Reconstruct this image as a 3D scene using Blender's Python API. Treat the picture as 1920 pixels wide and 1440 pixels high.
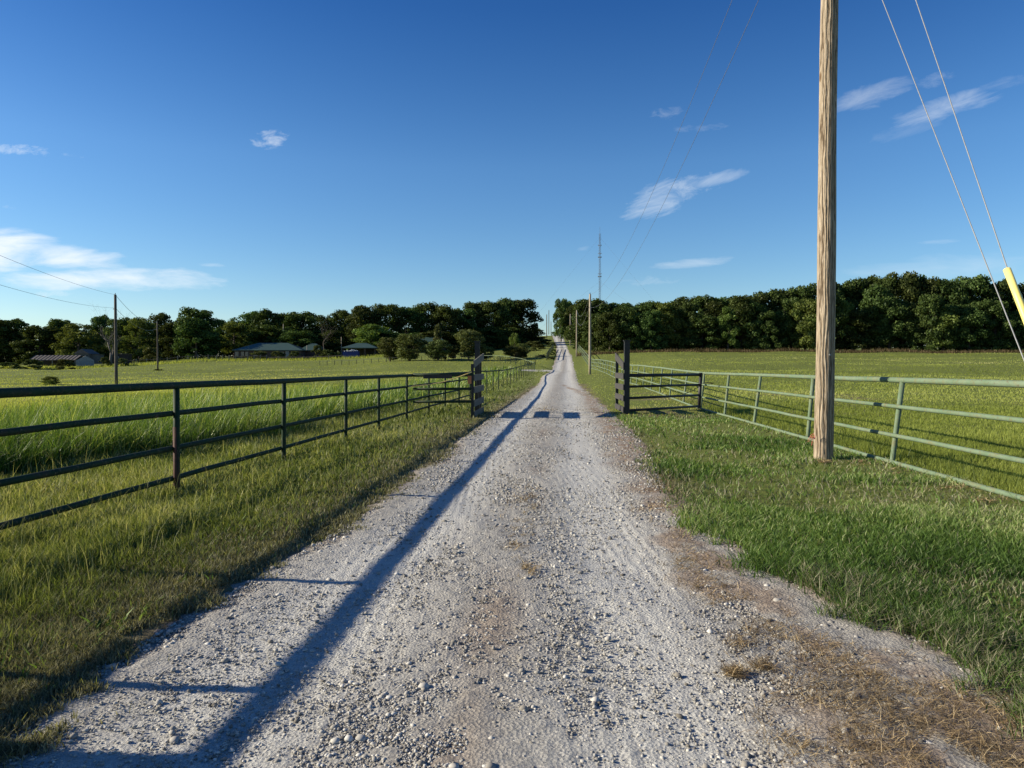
import bpy, math, random
import numpy as np

for o in list(bpy.data.objects): bpy.data.objects.remove(o, do_unlink=True)
scene = bpy.context.scene
COL = scene.collection
rs = np.random.RandomState(7)
random.seed(7)
R = math.radians

# ------------------------------------------------------------------ camera, sky, sun, exposure
F = 1330.0; HZ = 690.0; EYE = 1.6            # focal length and horizon row on a 1920x1440 picture, eye height
cd = bpy.data.cameras.new("camera"); cam = bpy.data.objects.new("camera", cd); COL.objects.link(cam)
cam.location = (0, 0, EYE)
cam.rotation_euler = (R(90) - math.atan((720 - HZ) / F), 0, 0)
cd.sensor_width = 36; cd.lens = 36 * F / 1920; cd.clip_start = .05; cd.clip_end = 20000
scene.camera = cam

SUN_EL = R(22.3); SUN_AZ = R(271.5)              # azimuth clockwise from +Y: the sun stands low on the left
sund = bpy.data.lights.new("sun", 'SUN'); sun = bpy.data.objects.new("sun", sund); COL.objects.link(sun)
sund.energy = 5.0; sund.angle = R(.55); sund.color = (1.0, .89, .70)
sdir = (math.sin(SUN_AZ) * math.cos(SUN_EL), math.cos(SUN_AZ) * math.cos(SUN_EL), math.sin(SUN_EL))
import mathutils
sun.rotation_euler = mathutils.Vector(sdir).to_track_quat('Z', 'Y').to_euler()
sun.location = (-60, -6, 40)

scene.view_settings.view_transform = 'Standard'; scene.view_settings.look = 'None'
scene.view_settings.exposure = .86; scene.view_settings.gamma = 1

world = bpy.data.worlds.new("World"); scene.world = world; world.use_nodes = True
nt = world.node_tree; N = nt.nodes; L = nt.links; N.clear()
def math_node(nt_, op, a, b=None, c=None, clamp=False):
    n = nt_.nodes.new('ShaderNodeMath'); n.operation = op; n.use_clamp = clamp
    for i, v in enumerate((a, b, c)):
        if v is None: continue
        if isinstance(v, (int, float)): n.inputs[i].default_value = v
        else: nt_.links.new(v, n.inputs[i])
    return n.outputs[0]
def M_(op, a, b=None, c=None, clamp=False): return math_node(nt, op, a, b, c, clamp)
out = N.new('ShaderNodeOutputWorld'); bg = N.new('ShaderNodeBackground')
sky = N.new('ShaderNodeTexSky'); sky.sky_type = 'NISHITA'; sky.sun_disc = False
sky.sun_elevation = SUN_EL; sky.sun_rotation = SUN_AZ; sky.air_density = 1.0; sky.dust_density = .25; sky.ozone_density = 3.2
sky.altitude = 200
hsv = N.new('ShaderNodeHueSaturation'); hsv.inputs['Saturation'].default_value = 1.22; hsv.inputs['Value'].default_value = 1.0
L.new(sky.outputs[0], hsv.inputs['Color'])
tc = N.new('ShaderNodeTexCoord'); sx = N.new('ShaderNodeSeparateXYZ'); L.new(tc.outputs['Generated'], sx.inputs[0])
yy = M_('MAXIMUM', sx.outputs[1], .05)
X = M_('DIVIDE', sx.outputs[0], yy); Z = M_('DIVIDE', sx.outputs[2], yy)
front = M_('GREATER_THAN', sx.outputs[1], .06)
def noise_xz(kx, kz, rot, scale, detail, rough, dist=0., off=0.):
    cr, sr = math.cos(rot), math.sin(rot)
    a = M_('ADD', M_('MULTIPLY', X, cr * kx), M_('MULTIPLY', Z, sr * kx))
    b = M_('ADD', M_('MULTIPLY', X, -sr * kz), M_('MULTIPLY', Z, cr * kz))
    c = N.new('ShaderNodeCombineXYZ'); L.new(a, c.inputs[0]); L.new(b, c.inputs[1]); c.inputs[2].default_value = off
    n = N.new('ShaderNodeTexNoise'); n.inputs['Scale'].default_value = scale; n.inputs['Detail'].default_value = detail
    n.inputs['Roughness'].default_value = rough; n.inputs['Distortion'].default_value = dist
    L.new(c.outputs[0], n.inputs['Vector']); return n.outputs['Fac']
nz_h = noise_xz(1, 4.2, .0, 10, 9, .62, .3, 3.1)      # level streaks
nz_d = noise_xz(1, 4.0, .32, 11, 9, .66, .5, 7.7)     # streaks rising to the right
nz_f = noise_xz(1.5, 3, .1, 24, 8, .7, .4, 1.3)
# clouds: px, py centre, half sizes, tilt, noise, opacity, threshold
CL = [(95, 478, 150, 30, -.13, nz_h, .80, .42), (-10, 470, 130, 36, 0, nz_h, .85, .32), (190, 524, 200, 20, .0, nz_h, .8, .38), (330, 524, 105, 20, -.03, nz_h, .7, .42),
      (110, 552, 95, 9, 0, nz_f, .55, .62), (400, 498, 45, 5, -.05, nz_h, .5, .55),
      (40, 283, 75, 13, -.1, nz_f, .62, .50), (140, 295, 26, 6, -.1, nz_f, .35, .6), (505, 266, 46, 22, .1, nz_f, .62, .55), (20, 390, 40, 6, 0, nz_f, .2, .6),
      (1230, 378, 75, 34, .32, nz_d, .56, .47), (1270, 358, 110, 22, .27, nz_f, .42, .49), (1320, 342, 80, 12, .24, nz_d, .4, .44), (1250, 216, 50, 16, .1, nz_f, .22, .6),
      (1300, 494, 95, 10, .10, nz_h, .42, .46), (1225, 528, 75, 12, .05, nz_f, .25, .55), (1640, 180, 95, 22, .27, nz_d, .30, .46), (1755, 210, 120, 20, .30, nz_d, .34, .46),
      (1690, 248, 80, 14, .25, nz_d, .14, .5), (1880, 160, 60, 12, .25, nz_d, .16, .5), (1760, 500, 180, 22, .06, nz_h, .16, .40), (1760, 455, 50, 5, .05, nz_h, .25, .5),
      (1310, 243, 70, 9, .08, nz_f, .15, .58), (1090, 468, 18, 5, .2, nz_h, .2, .5), (1750, 155, 45, 14, .3, nz_f, .18, .5)]
acc = None
for (cx, cy, ax, az, rot, nz, op, thr) in CL:
    X0 = (cx - 960) / F; Z0 = (HZ - cy) / F; cr, sr = math.cos(rot), math.sin(rot)
    dx = M_('SUBTRACT', X, X0); dz = M_('SUBTRACT', Z, Z0)
    a = M_('MULTIPLY', M_('ADD', M_('MULTIPLY', dx, cr), M_('MULTIPLY', dz, sr)), F / (ax * 1.25))
    b = M_('MULTIPLY', M_('ADD', M_('MULTIPLY', dx, -sr), M_('MULTIPLY', dz, cr)), F / (az * 1.35))
    r2 = M_('ADD', M_('MULTIPLY', a, a), M_('MULTIPLY', b, b))
    m = M_('SUBTRACT', 1, r2, clamp=True)
    v = M_('MULTIPLY', M_('SUBTRACT', M_('ADD', nz, M_('MULTIPLY', m, .42)), thr + .24), 2.5, clamp=True)
    v = M_('MULTIPLY', M_('MULTIPLY', v, M_('MINIMUM', M_('MULTIPLY', m, 3.0), 1.0)), op)
    acc = v if acc is None else M_('MAXIMUM', acc, v)
acc = M_('MULTIPLY', acc, front)
mixc = N.new('ShaderNodeMix'); mixc.data_type = 'RGBA'
er = N.new('ShaderNodeValToRGB'); els = er.color_ramp.elements          # deeper blue away from the horizon
els[0].position = .12; els[0].color = (.90, .93, .97, 1); els[1].position = .27; els[1].color = (.90, .92, 1.0, 1)
k_ = els.new(.45); k_.color = (.44, .62, .86, 1); k_ = els.new(.8); k_.color = (.36, .54, .8, 1)
L.new(sx.outputs[2], er.inputs[0]); skm = N.new('ShaderNodeMix'); skm.data_type = 'RGBA'; skm.blend_type = 'MULTIPLY'; skm.inputs[0].default_value = 1
L.new(hsv.outputs[0], skm.inputs[6]); L.new(er.outputs[0], skm.inputs[7])
L.new(acc, mixc.inputs[0]); L.new(skm.outputs[2], mixc.inputs[6]); mixc.inputs[7].default_value = (6.6, 7.0, 7.3, 1)
L.new(mixc.outputs[2], bg.inputs['Color']); bg.inputs['Strength'].default_value = .082
L.new(bg.outputs[0], out.inputs[0])

# ------------------------------------------------------------------ helpers
def hsh(ix, iy, s):
    n = (ix.astype(np.int64) * 374761393 + iy.astype(np.int64) * 668265263 + s * 982451653) & 0x7fffffff
    n = ((n ^ (n >> 13)) * 1274126177) & 0x7fffffff
    return ((n ^ (n >> 16)) & 0xffff) / 65535.0
def vnoise(x, y, s=0):
    x = np.asarray(x, float); y = np.asarray(y, float)
    ix = np.floor(x); iy = np.floor(y); fx = x - ix; fy = y - iy
    fx = fx * fx * (3 - 2 * fx); fy = fy * fy * (3 - 2 * fy)
    a = hsh(ix, iy, s); b = hsh(ix + 1, iy, s); c = hsh(ix, iy + 1, s); d = hsh(ix + 1, iy + 1, s)
    return (a * (1 - fx) + b * fx) * (1 - fy) + (c * (1 - fx) + d * fx) * fy
def fbm(x, y, s=0, o=4):
    r = 0; a = .5; t = 0
    for k in range(o):
        r = r + a * vnoise(x * 2 ** k, y * 2 ** k, s + k * 17); t += a; a *= .5
    return r / t

# terrain: heights known along bearings from the gate
DK = np.array([0, 20, 30, 60, 80, 110, 148, 190, 216, 280, 330, 420, 5000.])
PXK = [-900, 0, 200, 400, 600, 800, 900, 1000, 1030, 1060, 1090, 1130, 1300, 1920, 3000]
ZK = np.array([
    [0, 0, 0, -.2, -.3, 0, .6, 1.8, 2.2, 3, 4, 5, 5],
    [0, 0, 0, -.2, -.3, 0, .9, 2.2, 2.6, 3.5, 4, 5, 5],
    [0, 0, 0, -.2, -.3, .1, 1.1, 2.7, 3.2, 4, 4.5, 5, 5],
    [0, 0, 0, -.2, -.3, .1, 1.5, 4.2, 4.8, 6, 7, 8, 8],
    [0, 0, 0, -.1, 0, .5, 2.2, 4.3, 5.0, 7, 9, 10, 10],
    [0, 0, 0, 0, .2, 1.0, 3.2, 5.3, 6.5, 8.5, 10, 11, 11],
    [0, 0, 0, .05, .3, 1.0, 3.2, 5.6, 7, 10, 13, 14, 13],
    [0, 0, 0, .1, .5, .9, 3.6, 6.2, 7.8, 12, 16.8, 17, 15],
    [0, 0, 0, .2, .8, 1.0, 3.8, 6.5, 8.1, 12.5, 17.2, 17, 15],
    [0, 0, 0, .2, .8, 1.0, 3.9, 6.6, 8.2, 12.6, 17.2, 17, 15],
    [0, 0, 0, .25, .85, 1.2, 4.0, 6.8, 8.3, 12.5, 17, 17, 15],
    [0, 0, 0, .4, 1.0, 1.8, 4.4, 6.9, 8.4, 12.3, 16, 17, 15],
    [0, 0, 0, .8, 1.6, 2.9, 5.0, 6.2, 7.2, 10, 13, 14, 13],
    [0, 0, 0, .9, 1.8, 3.3, 5.0, 6, 7, 9, 10, 11, 11],
    [0, 0, 0, .9, 1.8, 3.3, 5.0, 6, 7, 9, 10, 11, 11]], float)
def _gz0(x, d):
    d = np.maximum(d, .01)
    px = 960 + F * x / np.maximum(d, 25)
    cols = np.stack([np.interp(d, DK, ZK[i]) for i in range(len(PXK))], 0)
    px = np.clip(px, PXK[0], PXK[-1] - 1e-3)
    k = np.searchsorted(PXK, px, side='right') - 1; k = np.clip(k, 0, len(PXK) - 2)
    pk = np.array(PXK, float); t = (px - pk[k]) / (pk[k + 1] - pk[k]); t = t * t * (3 - 2 * t)
    idx = np.arange(d.size)
    return cols[k, idx] * (1 - t) + cols[k + 1, idx] * t
# road edges as functions of distance
RD = [-60, 0, 3.25, 4.95, 7.2, 9.05, 15.2, 24.2, 38.7, 60, 80, 110, 148, 216, 280, 332, 345]
RLx = [-4.6, -2.75, -2.36, -2.08, -1.73, -1.5, -1.22, -.64, .42, 2.0, 3.35, 6.0, 9.2, 13.4, 16.4, 18.6, 19]
RRx = [-.9, 1.25, 1.45, 1.48, 1.52, 1.62, 2.1, 2.75, 3.95, 5.5, 6.95, 9.5, 12.3, 16.4, 20.2, 23.6, 24]
GRx = [2.0, 3.1, 2.58, 2.10, 1.84, 1.90, 2.72, 3.42, 4.3, 5.6, 7.1, 9.7, 12.5, 16.6, 20.4, 24, 24.4]
def EL(d): return np.interp(d, RD, RLx)
def ER(d): return np.interp(d, RD, RRx)
def GR(d): return np.interp(d, RD, GRx)
def gz(x, d):
    x = np.asarray(x, float); d = np.asarray(d, float); shp = np.broadcast(x, d).shape
    x = np.broadcast_to(x, shp).ravel(); d = np.broadcast_to(d, shp).ravel()
    z = (_gz0(x, d * .94) + _gz0(x, d * .97) + _gz0(x, d) + _gz0(x, d * 1.03) + _gz0(x, d * 1.06)) / 5
    off = np.minimum(np.abs(x - (EL(d) + ER(d)) / 2) - 2.2, 12)
    m = np.clip(off / 2.0, 0, 1); m2 = np.clip((off - 3) / 10, 0, 1)
    z = z + m * (fbm(x * .9, d * .9, 5, 3) - .5) * (.045 + .06 * np.clip((d - 25) / 30, 0, 1)) + m2 * (fbm(x * .09, d * .09, 9, 3) - .5) * .9 * np.clip((d - 20) / 60, 0, 1) * (d < 250)
    return z.reshape(shp)
def g1(x, d): return float(gz(np.array([x]), np.array([d]))[0])
def at(px, d): return (px - 960) / F * d
def zat(py, d): return EYE + (HZ - py) / F * d

def mesh_raw(name, V, faces_flat, sizes, attrs=None, smooth=False):
    me = bpy.data.meshes.new(name)
    V = np.asarray(V, np.float32); faces_flat = np.asarray(faces_flat, np.int32); sizes = np.asarray(sizes, np.int32)
    me.vertices.add(len(V)); me.vertices.foreach_set('co', V.ravel())
    me.loops.add(len(faces_flat)); me.loops.foreach_set('vertex_index', faces_flat)
    me.polygons.add(len(sizes)); st = np.zeros(len(sizes), np.int32); st[1:] = np.cumsum(sizes)[:-1]
    me.polygons.foreach_set('loop_start', st)
    if smooth: me.polygons.foreach_set('use_smooth', np.ones(len(sizes), bool))
    me.update(calc_edges=True)
    for k, v in (attrs or {}).items():
        a = me.attributes.new(k, 'FLOAT', 'POINT'); a.data.foreach_set('value', np.asarray(v, np.float32))
    me.validate()
    return me
class MB:
    """collects shapes in world coordinates"""
    def __init__(s): s.V = []; s.F = []; s.n = 0
    def add(s, V, Fc):
        s.V += [tuple(v) for v in V]; s.F += [tuple(i + s.n for i in f) for f in Fc]; s.n += len(V); return s
    def box(s, c, size, rz=0, tilt=None):
        hx, hy, hz = size[0] / 2, size[1] / 2, size[2] / 2; ca, sa = math.cos(rz), math.sin(rz); V = []
        for z in (-hz, hz):
            for x, y in ((-hx, -hy), (hx, -hy), (hx, hy), (-hx, hy)):
                V.append((c[0] + x * ca - y * sa, c[1] + x * sa + y * ca, c[2] + z))
        return s.add(V, [(3, 2, 1, 0), (4, 5, 6, 7), (0, 1, 5, 4), (1, 2, 6, 5), (2, 3, 7, 6), (3, 0, 4, 7)])
    def tube(s, pts, r, n=10, cap=True):
        P = [mathutils.Vector(p) for p in pts]; m = len(P)
        rr = r if isinstance(r, (list, tuple, np.ndarray)) else [r] * m
        base = s.n; V = []
        up0 = mathutils.Vector((0, 0, 1))
        prev = None
        for i in range(m):
            t = (P[min(i + 1, m - 1)] - P[max(i - 1, 0)]).normalized()
            if prev is None:
                a = t.cross(up0)
                if a.length < .05: a = t.cross(mathutils.Vector((1, 0, 0)))
                a.normalize()
            else:
                a = prev - t * prev.dot(t); a.normalize()
            prev = a; b = t.cross(a)
            for k in range(n):
                th = 2 * math.pi * k / n
                V.append(P[i] + (a * math.cos(th) + b * math.sin(th)) * rr[i])
        Fc = [(i * n + k, i * n + (k + 1) % n, (i + 1) * n + (k + 1) % n, (i + 1) * n + k) for i in range(m - 1) for k in range(n)]
        if cap: Fc += [tuple(range(n))[::-1], tuple((m - 1) * n + k for k in range(n))]
        return s.add(V, Fc)
    def slab(s, p, q, h, t):
        """board standing on edge from p to q (centre line), height h, thickness t"""
        p = mathutils.Vector(p); q = mathutils.Vector(q); d = q - p; nrm = mathutils.Vector((-d.y, d.x, 0)).normalized() * (t / 2); u = mathutils.Vector((0, 0, h / 2))
        V = [p - nrm - u, q - nrm - u, q + nrm - u, p + nrm - u, p - nrm + u, q - nrm + u, q + nrm + u, p + nrm + u]
        return s.add(V, [(3, 2, 1, 0), (4, 5, 6, 7), (0, 1, 5, 4), (1, 2, 6, 5), (2, 3, 7, 6), (3, 0, 4, 7)])
    def build(s, name, m, parent=None, smooth=False):
        loc = mathutils.Vector(parent_base(parent)) if parent else mathutils.Vector((0, 0, 0))
        me = bpy.data.meshes.new(name); me.from_pydata([tuple(mathutils.Vector(v) - loc) for v in s.V], [], s.F)
        me.materials.append(m)
        if smooth: me.polygons.foreach_set('use_smooth', [len(p.vertices) == 4 for p in me.polygons])
        me.update(); return link(name, me, parent)
def parent_base(p):
    v = mathutils.Vector((0, 0, 0))
    while p: v += p.location; p = p.parent
    return v
def link(name, me, parent=None):
    o = bpy.data.objects.new(name, me); COL.objects.link(o)
    if parent: o.parent = parent
    return o
def tag(o, label=None, cat=None, group=None, kind=None):
    if label: o['label'] = label
    if cat: o['category'] = cat
    if group: o['group'] = group
    if kind: o['kind'] = kind
    return o
def thing(name, loc, label, cat, group=None):
    o = bpy.data.objects.new(name, None); COL.objects.link(o); o.location = loc; o.empty_display_size = .3
    return tag(o, label, cat, group)

# ------------------------------------------------------------------ materials
def newmat(name):
    m = bpy.data.materials.new(name); m.use_nodes = True; t = m.node_tree; t.nodes.clear()
    o = t.nodes.new('ShaderNodeOutputMaterial'); return m, t, o
def ramp(t, fac, stops):
    r = t.nodes.new('ShaderNodeValToRGB'); e = r.color_ramp.elements
    while len(e) > 1: e.remove(e[-1])
    e[0].position = stops[0][0]; e[0].color = (*stops[0][1], 1)
    for p, c in stops[1:]:
        k = e.new(p); k.color = (*c, 1)
    t.links.new(fac, r.inputs[0]); return r.outputs[0]
def tnoise(t, scale, detail=5, rough=.6, vec=None, dist=0):
    n = t.nodes.new('ShaderNodeTexNoise'); n.inputs['Scale'].default_value = scale; n.inputs['Detail'].default_value = detail
    n.inputs['Roughness'].default_value = rough; n.inputs['Distortion'].default_value = dist
    if vec is not None: t.links.new(vec, n.inputs['Vector'])
    return n.outputs['Fac']
def mapped(t, sc, rot=(0, 0, 0), kind='Object'):
    c = t.nodes.new('ShaderNodeTexCoord'); mp = t.nodes.new('ShaderNodeMapping'); mp.inputs['Scale'].default_value = sc; mp.inputs['Rotation'].default_value = rot
    t.links.new(c.outputs[kind], mp.inputs[0]); return mp.outputs[0]
def mixcol(t, f, a, b, mode='MIX'):
    n = t.nodes.new('ShaderNodeMix'); n.data_type = 'RGBA'; n.blend_type = mode
    for i, v in ((0, f), (6, a), (7, b)):
        if isinstance(v, (int, float)): n.inputs[i].default_value = v
        elif isinstance(v, tuple): n.inputs[i].default_value = (*v, 1)
        else: t.links.new(v, n.inputs[i])
    return n.outputs[2]
def principled(t, o, col, rough=.8, metal=0, bump=None, bstr=.3, bdist=.01, spec=.5):
    p = t.nodes.new('ShaderNodeBsdfPrincipled'); p.inputs['Roughness'].default_value = rough; p.inputs['Metallic'].default_value = metal
    p.inputs['Specular IOR Level'].default_value = spec
    if isinstance(col, tuple): p.inputs['Base Color'].default_value = (*col, 1)
    else: t.links.new(col, p.inputs['Base Color'])
    if bump is not None:
        b = t.nodes.new('ShaderNodeBump'); b.inputs['Strength'].default_value = bstr; b.inputs['Distance'].default_value = bdist
        t.links.new(bump, b.inputs['Height']); t.links.new(b.outputs[0], p.inputs['Normal'])
    t.links.new(p.outputs[0], o.inputs[0]); return p
def attr(t, name):
    a = t.nodes.new('ShaderNodeAttribute'); a.attribute_name = name; return a.outputs['Fac']
def simple(name, c1, c2, scale=6, rough=.8, bstr=.3, bdist=.01, metal=0, spec=.4):
    m, t, o = newmat(name); n = tnoise(t, scale, 6, .65, mapped(t, (1, 1, 1)))
    principled(t, o, ramp(t, n, [(.3, c1), (.7, c2)]), rough, metal, n, bstr, bdist, spec); return m
def leafmat(name, stops, transl=.35, aname='tint', rnd=0., gloss=.03):
    m, t, o = newmat(name); c = ramp(t, attr(t, aname), stops)
    if rnd:
        oi = t.nodes.new('ShaderNodeObjectInfo'); h = t.nodes.new('ShaderNodeHueSaturation')
        t.links.new(math_node(t, 'MULTIPLY_ADD', oi.outputs['Random'], .055, .485), h.inputs['Hue'])
        t.links.new(math_node(t, 'MULTIPLY_ADD', oi.outputs['Random'], rnd, 1 - rnd / 2), h.inputs['Value'])
        t.links.new(c, h.inputs['Color']); c = h.outputs[0]
    d = t.nodes.new('ShaderNodeBsdfDiffuse'); tr = t.nodes.new('ShaderNodeBsdfTranslucent'); g = t.nodes.new('ShaderNodeBsdfGlossy'); g.inputs['Roughness'].default_value = .45
    g.inputs['Color'].default_value = (.9, .95, .85, 1)
    t.links.new(c, d.inputs[0]); t.links.new(mixcol(t, 1.0, c, (1.25, 1.2, .55), 'MULTIPLY'), tr.inputs[0])
    a = t.nodes.new('ShaderNodeMixShader'); a.inputs[0].default_value = transl; t.links.new(d.outputs[0], a.inputs[1]); t.links.new(tr.outputs[0], a.inputs[2])
    b = t.nodes.new('ShaderNodeMixShader'); b.inputs[0].default_value = gloss; t.links.new(a.outputs[0], b.inputs[1]); t.links.new(g.outputs[0], b.inputs[2])
    t.links.new(b.outputs[0], o.inputs[0]); return m

# turf / soil
M_ground, t, o = newmat('turf_soil')
v = mapped(t, (1, 1, 1)); n1 = tnoise(t, .25, 5, .6, v); n2 = tnoise(t, 6, 8, .7, v); n3 = tnoise(t, 45, 4, .7, v)
ca = ramp(t, n2, [(.3, (.08, .10, .022)), (.5, (.14, .17, .038)), (.72, (.20, .21, .06))])
cb = ramp(t, n3, [(.3, (.55, .55, .55)), (.7, (1.3, 1.3, 1.3))])
cc = mixcol(t, .8, ca, cb, 'MULTIPLY')
cc = mixcol(t, math_node(t, 'MULTIPLY', attr(t, 'dry'), .9), cc, ramp(t, n2, [(.3, (.10, .075, .045)), (.7, (.24, .19, .13))]))
principled(t, o, cc, .95, 0, n3, .9, .03, .1)
# gravel
M_road, t, o = newmat('limestone_gravel')
v = mapped(t, (1, 1, 1)); n1 = tnoise(t, 1.1, 5, .6, v); n2 = tnoise(t, 90, 5, .75, v); n3 = tnoise(t, 14, 6, .7, v)
vo = t.nodes.new('ShaderNodeTexVoronoi'); vo.inputs['Scale'].default_value = 55; t.links.new(v, vo.inputs['Vector'])
track = attr(t, 'track'); soil = attr(t, 'soil')
c0 = mixcol(t, track, ramp(t, n3, [(.3, (.25, .235, .21)), (.7, (.38, .362, .325))]), ramp(t, n3, [(.3, (.41, .405, .38)), (.7, (.53, .525, .49))]))
c0 = mixcol(t, .75, c0, ramp(t, n2, [(.25, (.5, .5, .5)), (.5, (.98, .98, .98)), (.75, (1.3, 1.3, 1.3))]), 'MULTIPLY')
c0 = mixcol(t, soil, c0, mixcol(t, .7, ramp(t, n3, [(.3, (.15, .095, .062)), (.7, (.34, .255, .18))]), ramp(t, n2, [(.25, (.45, .45, .45)), (.5, (1, 1, 1)), (.75, (1.5, 1.5, 1.5))]), 'MULTIPLY'))
hh = math_node(t, 'ADD', n2, math_node(t, 'MULTIPLY', vo.outputs['Distance'], .9))
principled(t, o, c0, .95, 0, hh, .85, .014, .1)
M_stone, t, o = newmat('gravel_stone')
c0 = ramp(t, attr(t, 'tint'), [(0, (.14, .128, .108)), (.5, (.31, .295, .265)), (1, (.54, .525, .485))])
principled(t, o, c0, .92, 0, None, spec=.15)
# grasses: tint 0..1
M_verge = leafmat('verge_grass', [(0, (.055, .08, .02)), (.35, (.135, .175, .045)), (.62, (.22, .25, .08)), (1, (.42, .41, .23))], .4, gloss=.01)
M_lawn = leafmat('lush_grass', [(0, (.032, .066, .016)), (.45, (.098, .175, .038)), (.8, (.18, .265, .07)), (1, (.34, .37, .18))], .4, gloss=.01)
M_field = leafmat('pasture_grass', [(0, (.17, .21, .045)), (.5, (.32, .365, .095)), (.85, (.42, .44, .15)), (1, (.50, .48, .24))], .42, gloss=.0)
M_tall = leafmat('tall_grass', [(0, (.03, .07, .012)), (.5, (.10, .175, .028)), (.8, (.19, .27, .05)), (1, (.38, .42, .16))], .45, gloss=.03)
M_dead = leafmat('grey_dead_grass', [(0, (.06, .062, .036)), (.5, (.145, .145, .088)), (1, (.33, .31, .21))], .3, gloss=.01)
M_straw = leafmat('straw', [(0, (.06, .04, .022)), (.4, (.18, .125, .065)), (.7, (.38, .28, .15)), (1, (.62, .50, .30))], .15)
LS = [(0, (.020, .032, .009)), (.5, (.052, .074, .020)), (.85, (.09, .118, .033)), (1, (.13, .16, .046))]
M_leaf = leafmat('oak_leaves', LS, .25, rnd=.7, gloss=.006)
M_leaf2 = leafmat('light_leaves', [(0, (.05, .07, .016)), (.5, (.115, .145, .035)), (1, (.19, .22, .06))], .3, rnd=.5, gloss=.006)
M_leaf3 = leafmat('orchard_leaves', [(0, (.035, .046, .015)), (.5, (.085, .102, .034)), (1, (.16, .175, .065))], .25, rnd=.4, gloss=.006)
M_weed = leafmat('weed_stems', [(0, (.03, .026, .014)), (.5, (.085, .065, .036)), (1, (.19, .15, .09))], .2, gloss=.0)
M_bark = simple('bark', (.04, .032, .024), (.11, .09, .07), 9, .95, .8, .03)
M_deadbark = simple('bleached_bark', (.07, .063, .055), (.16, .145, .125), 9, .9, .6, .02)

# utility pole wood
M_pole, t, o = newmat('weathered_pole_wood')
v = mapped(t, (9, 9, .9)); va = mapped(t, (2.2, 2.2, .35))
g1n = tnoise(t, 3, 9, .7, v, .8); g2n = tnoise(t, 2.4, 4, .6, va, 1.5)
wv = t.nodes.new('ShaderNodeTexWave'); wv.wave_type = 'BANDS'; wv.bands_direction = 'X'; wv.inputs['Scale'].default_value = 2.1; wv.inputs['Distortion'].default_value = 9; wv.inputs['Detail'].default_value = 4; wv.inputs['Detail Scale'].default_value = 1.6
t.links.new(mapped(t, (3, 3, .32)), wv.inputs['Vector'])
c0 = ramp(t, g1n, [(.28, (.14, .115, .085)), (.5, (.31, .26, .195)), (.72, (.48, .425, .345))])
c0 = mixcol(t, .45, c0, ramp(t, g2n, [(.3, (.75, .66, .55)), (.7, (1.15, 1.1, 1.05))]), 'MULTIPLY')
crk = ramp(t, wv.outputs['Fac'], [(.0, (.16, .13, .10)), (.08, (.55, .50, .46)), (.17, (1, 1, 1))])
c0 = mixcol(t, .85, c0, crk, 'MULTIPLY')
vk = t.nodes.new('ShaderNodeTexVoronoi'); vk.inputs['Scale'].default_value = 1.0; t.links.new(mapped(t, (2.6, 2.6, 1.1)), vk.inputs['Vector'])
c0 = mixcol(t, 1, c0, ramp(t, vk.outputs['Distance'], [(.0, (.3, .22, .16)), (.07, (.5, .4, .3)), (.12, (1, 1, 1))]), 'MULTIPLY')
hh = math_node(t, 'ADD', math_node(t, 'MULTIPLY', wv.outputs['Fac'], .9), g1n)
principled(t, o, c0, .88, 0, hh, .9, .02, .15)
M_polefar = simple('grey_pole_wood', (.20, .17, .125), (.36, .31, .235), 5, .9, .3)
M_poledark = simple('dark_pole_wood', (.05, .042, .034), (.11, .095, .08), 5, .9, .3)
# painted pipe
def pipe_mat(name, c1, c2, rust):
    m, t, o = newmat(name); v = mapped(t, (1, 1, 1)); a = tnoise(t, 3, 6, .65, v); b = tnoise(t, 28, 8, .75, v); c = tnoise(t, 7, 6, .7, v)
    col = ramp(t, a, [(.3, c1), (.7, c2)])
    col = mixcol(t, ramp(t, c, [(.50, (0, 0, 0)), (.66, (.85, .85, .85))]), col, rust)
    col = mixcol(t, ramp(t, b, [(.57, (0, 0, 0)), (.63, (1, 1, 1))]), col, (.11, .085, .06))
    principled(t, o, col, .68, .0, b, .3, .004, .18); return m
M_pipe = pipe_mat('faded_green_paint', (.095, .15, .09), (.155, .20, .135), (.15, .15, .075))
M_pipeL = pipe_mat('shaded_green_paint', (.006, .022, .010), (.012, .036, .016), (.03, .028, .02))  # same green paint as M_pipe, its colour darkened to stand for the shaded side
M_rust = simple('rusty_steel', (.035, .015, .010), (.09, .035, .022), 12, .8, .4)
M_black = simple('black_paint', (.008, .008, .009), (.022, .021, .02), 8, .5, .3, .004)
M_board = simple('weathered_board', (.085, .082, .062), (.17, .16, .125), 7, .9, .5)
M_board2 = simple('dark_weathered_board', (.022, .021, .020), (.055, .052, .048), 7, .9, .5)
M_wire = simple('galvanised_wire', (.15, .16, .17), (.25, .26, .27), 20, .6, .1)
M_cable = simple('aluminium_cable', (.10, .11, .12), (.16, .17, .18), 20, .5, .1)
M_yellow = simple('yellow_plastic', (.72, .60, .16), (.80, .70, .24), 2, .4, .05)
M_pink = simple('pink_flagging_tape', (.75, .12, .14), (.9, .22, .22), 5, .5, .1)
M_strap = simple('yellow_strap', (.75, .50, .12), (.85, .65, .25), 5, .6, .1)
M_orange = simple('orange_plate', (.45, .14, .05), (.55, .22, .08), 5, .6, .1)
M_roofg = simple('green_metal_roof', (.028, .055, .042), (.042, .075, .06), 2, .5, .1)
M_roofr = simple('rusted_tin_roof', (.06, .05, .042), (.15, .13, .11), 3, .7, .4)
M_brick = simple('brown_brick', (.055, .038, .03), (.09, .06, .048), 6, .9, .3)
M_white = simple('white_paint', (.20, .19, .17), (.32, .31, .29), 3, .8, .2)
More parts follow.
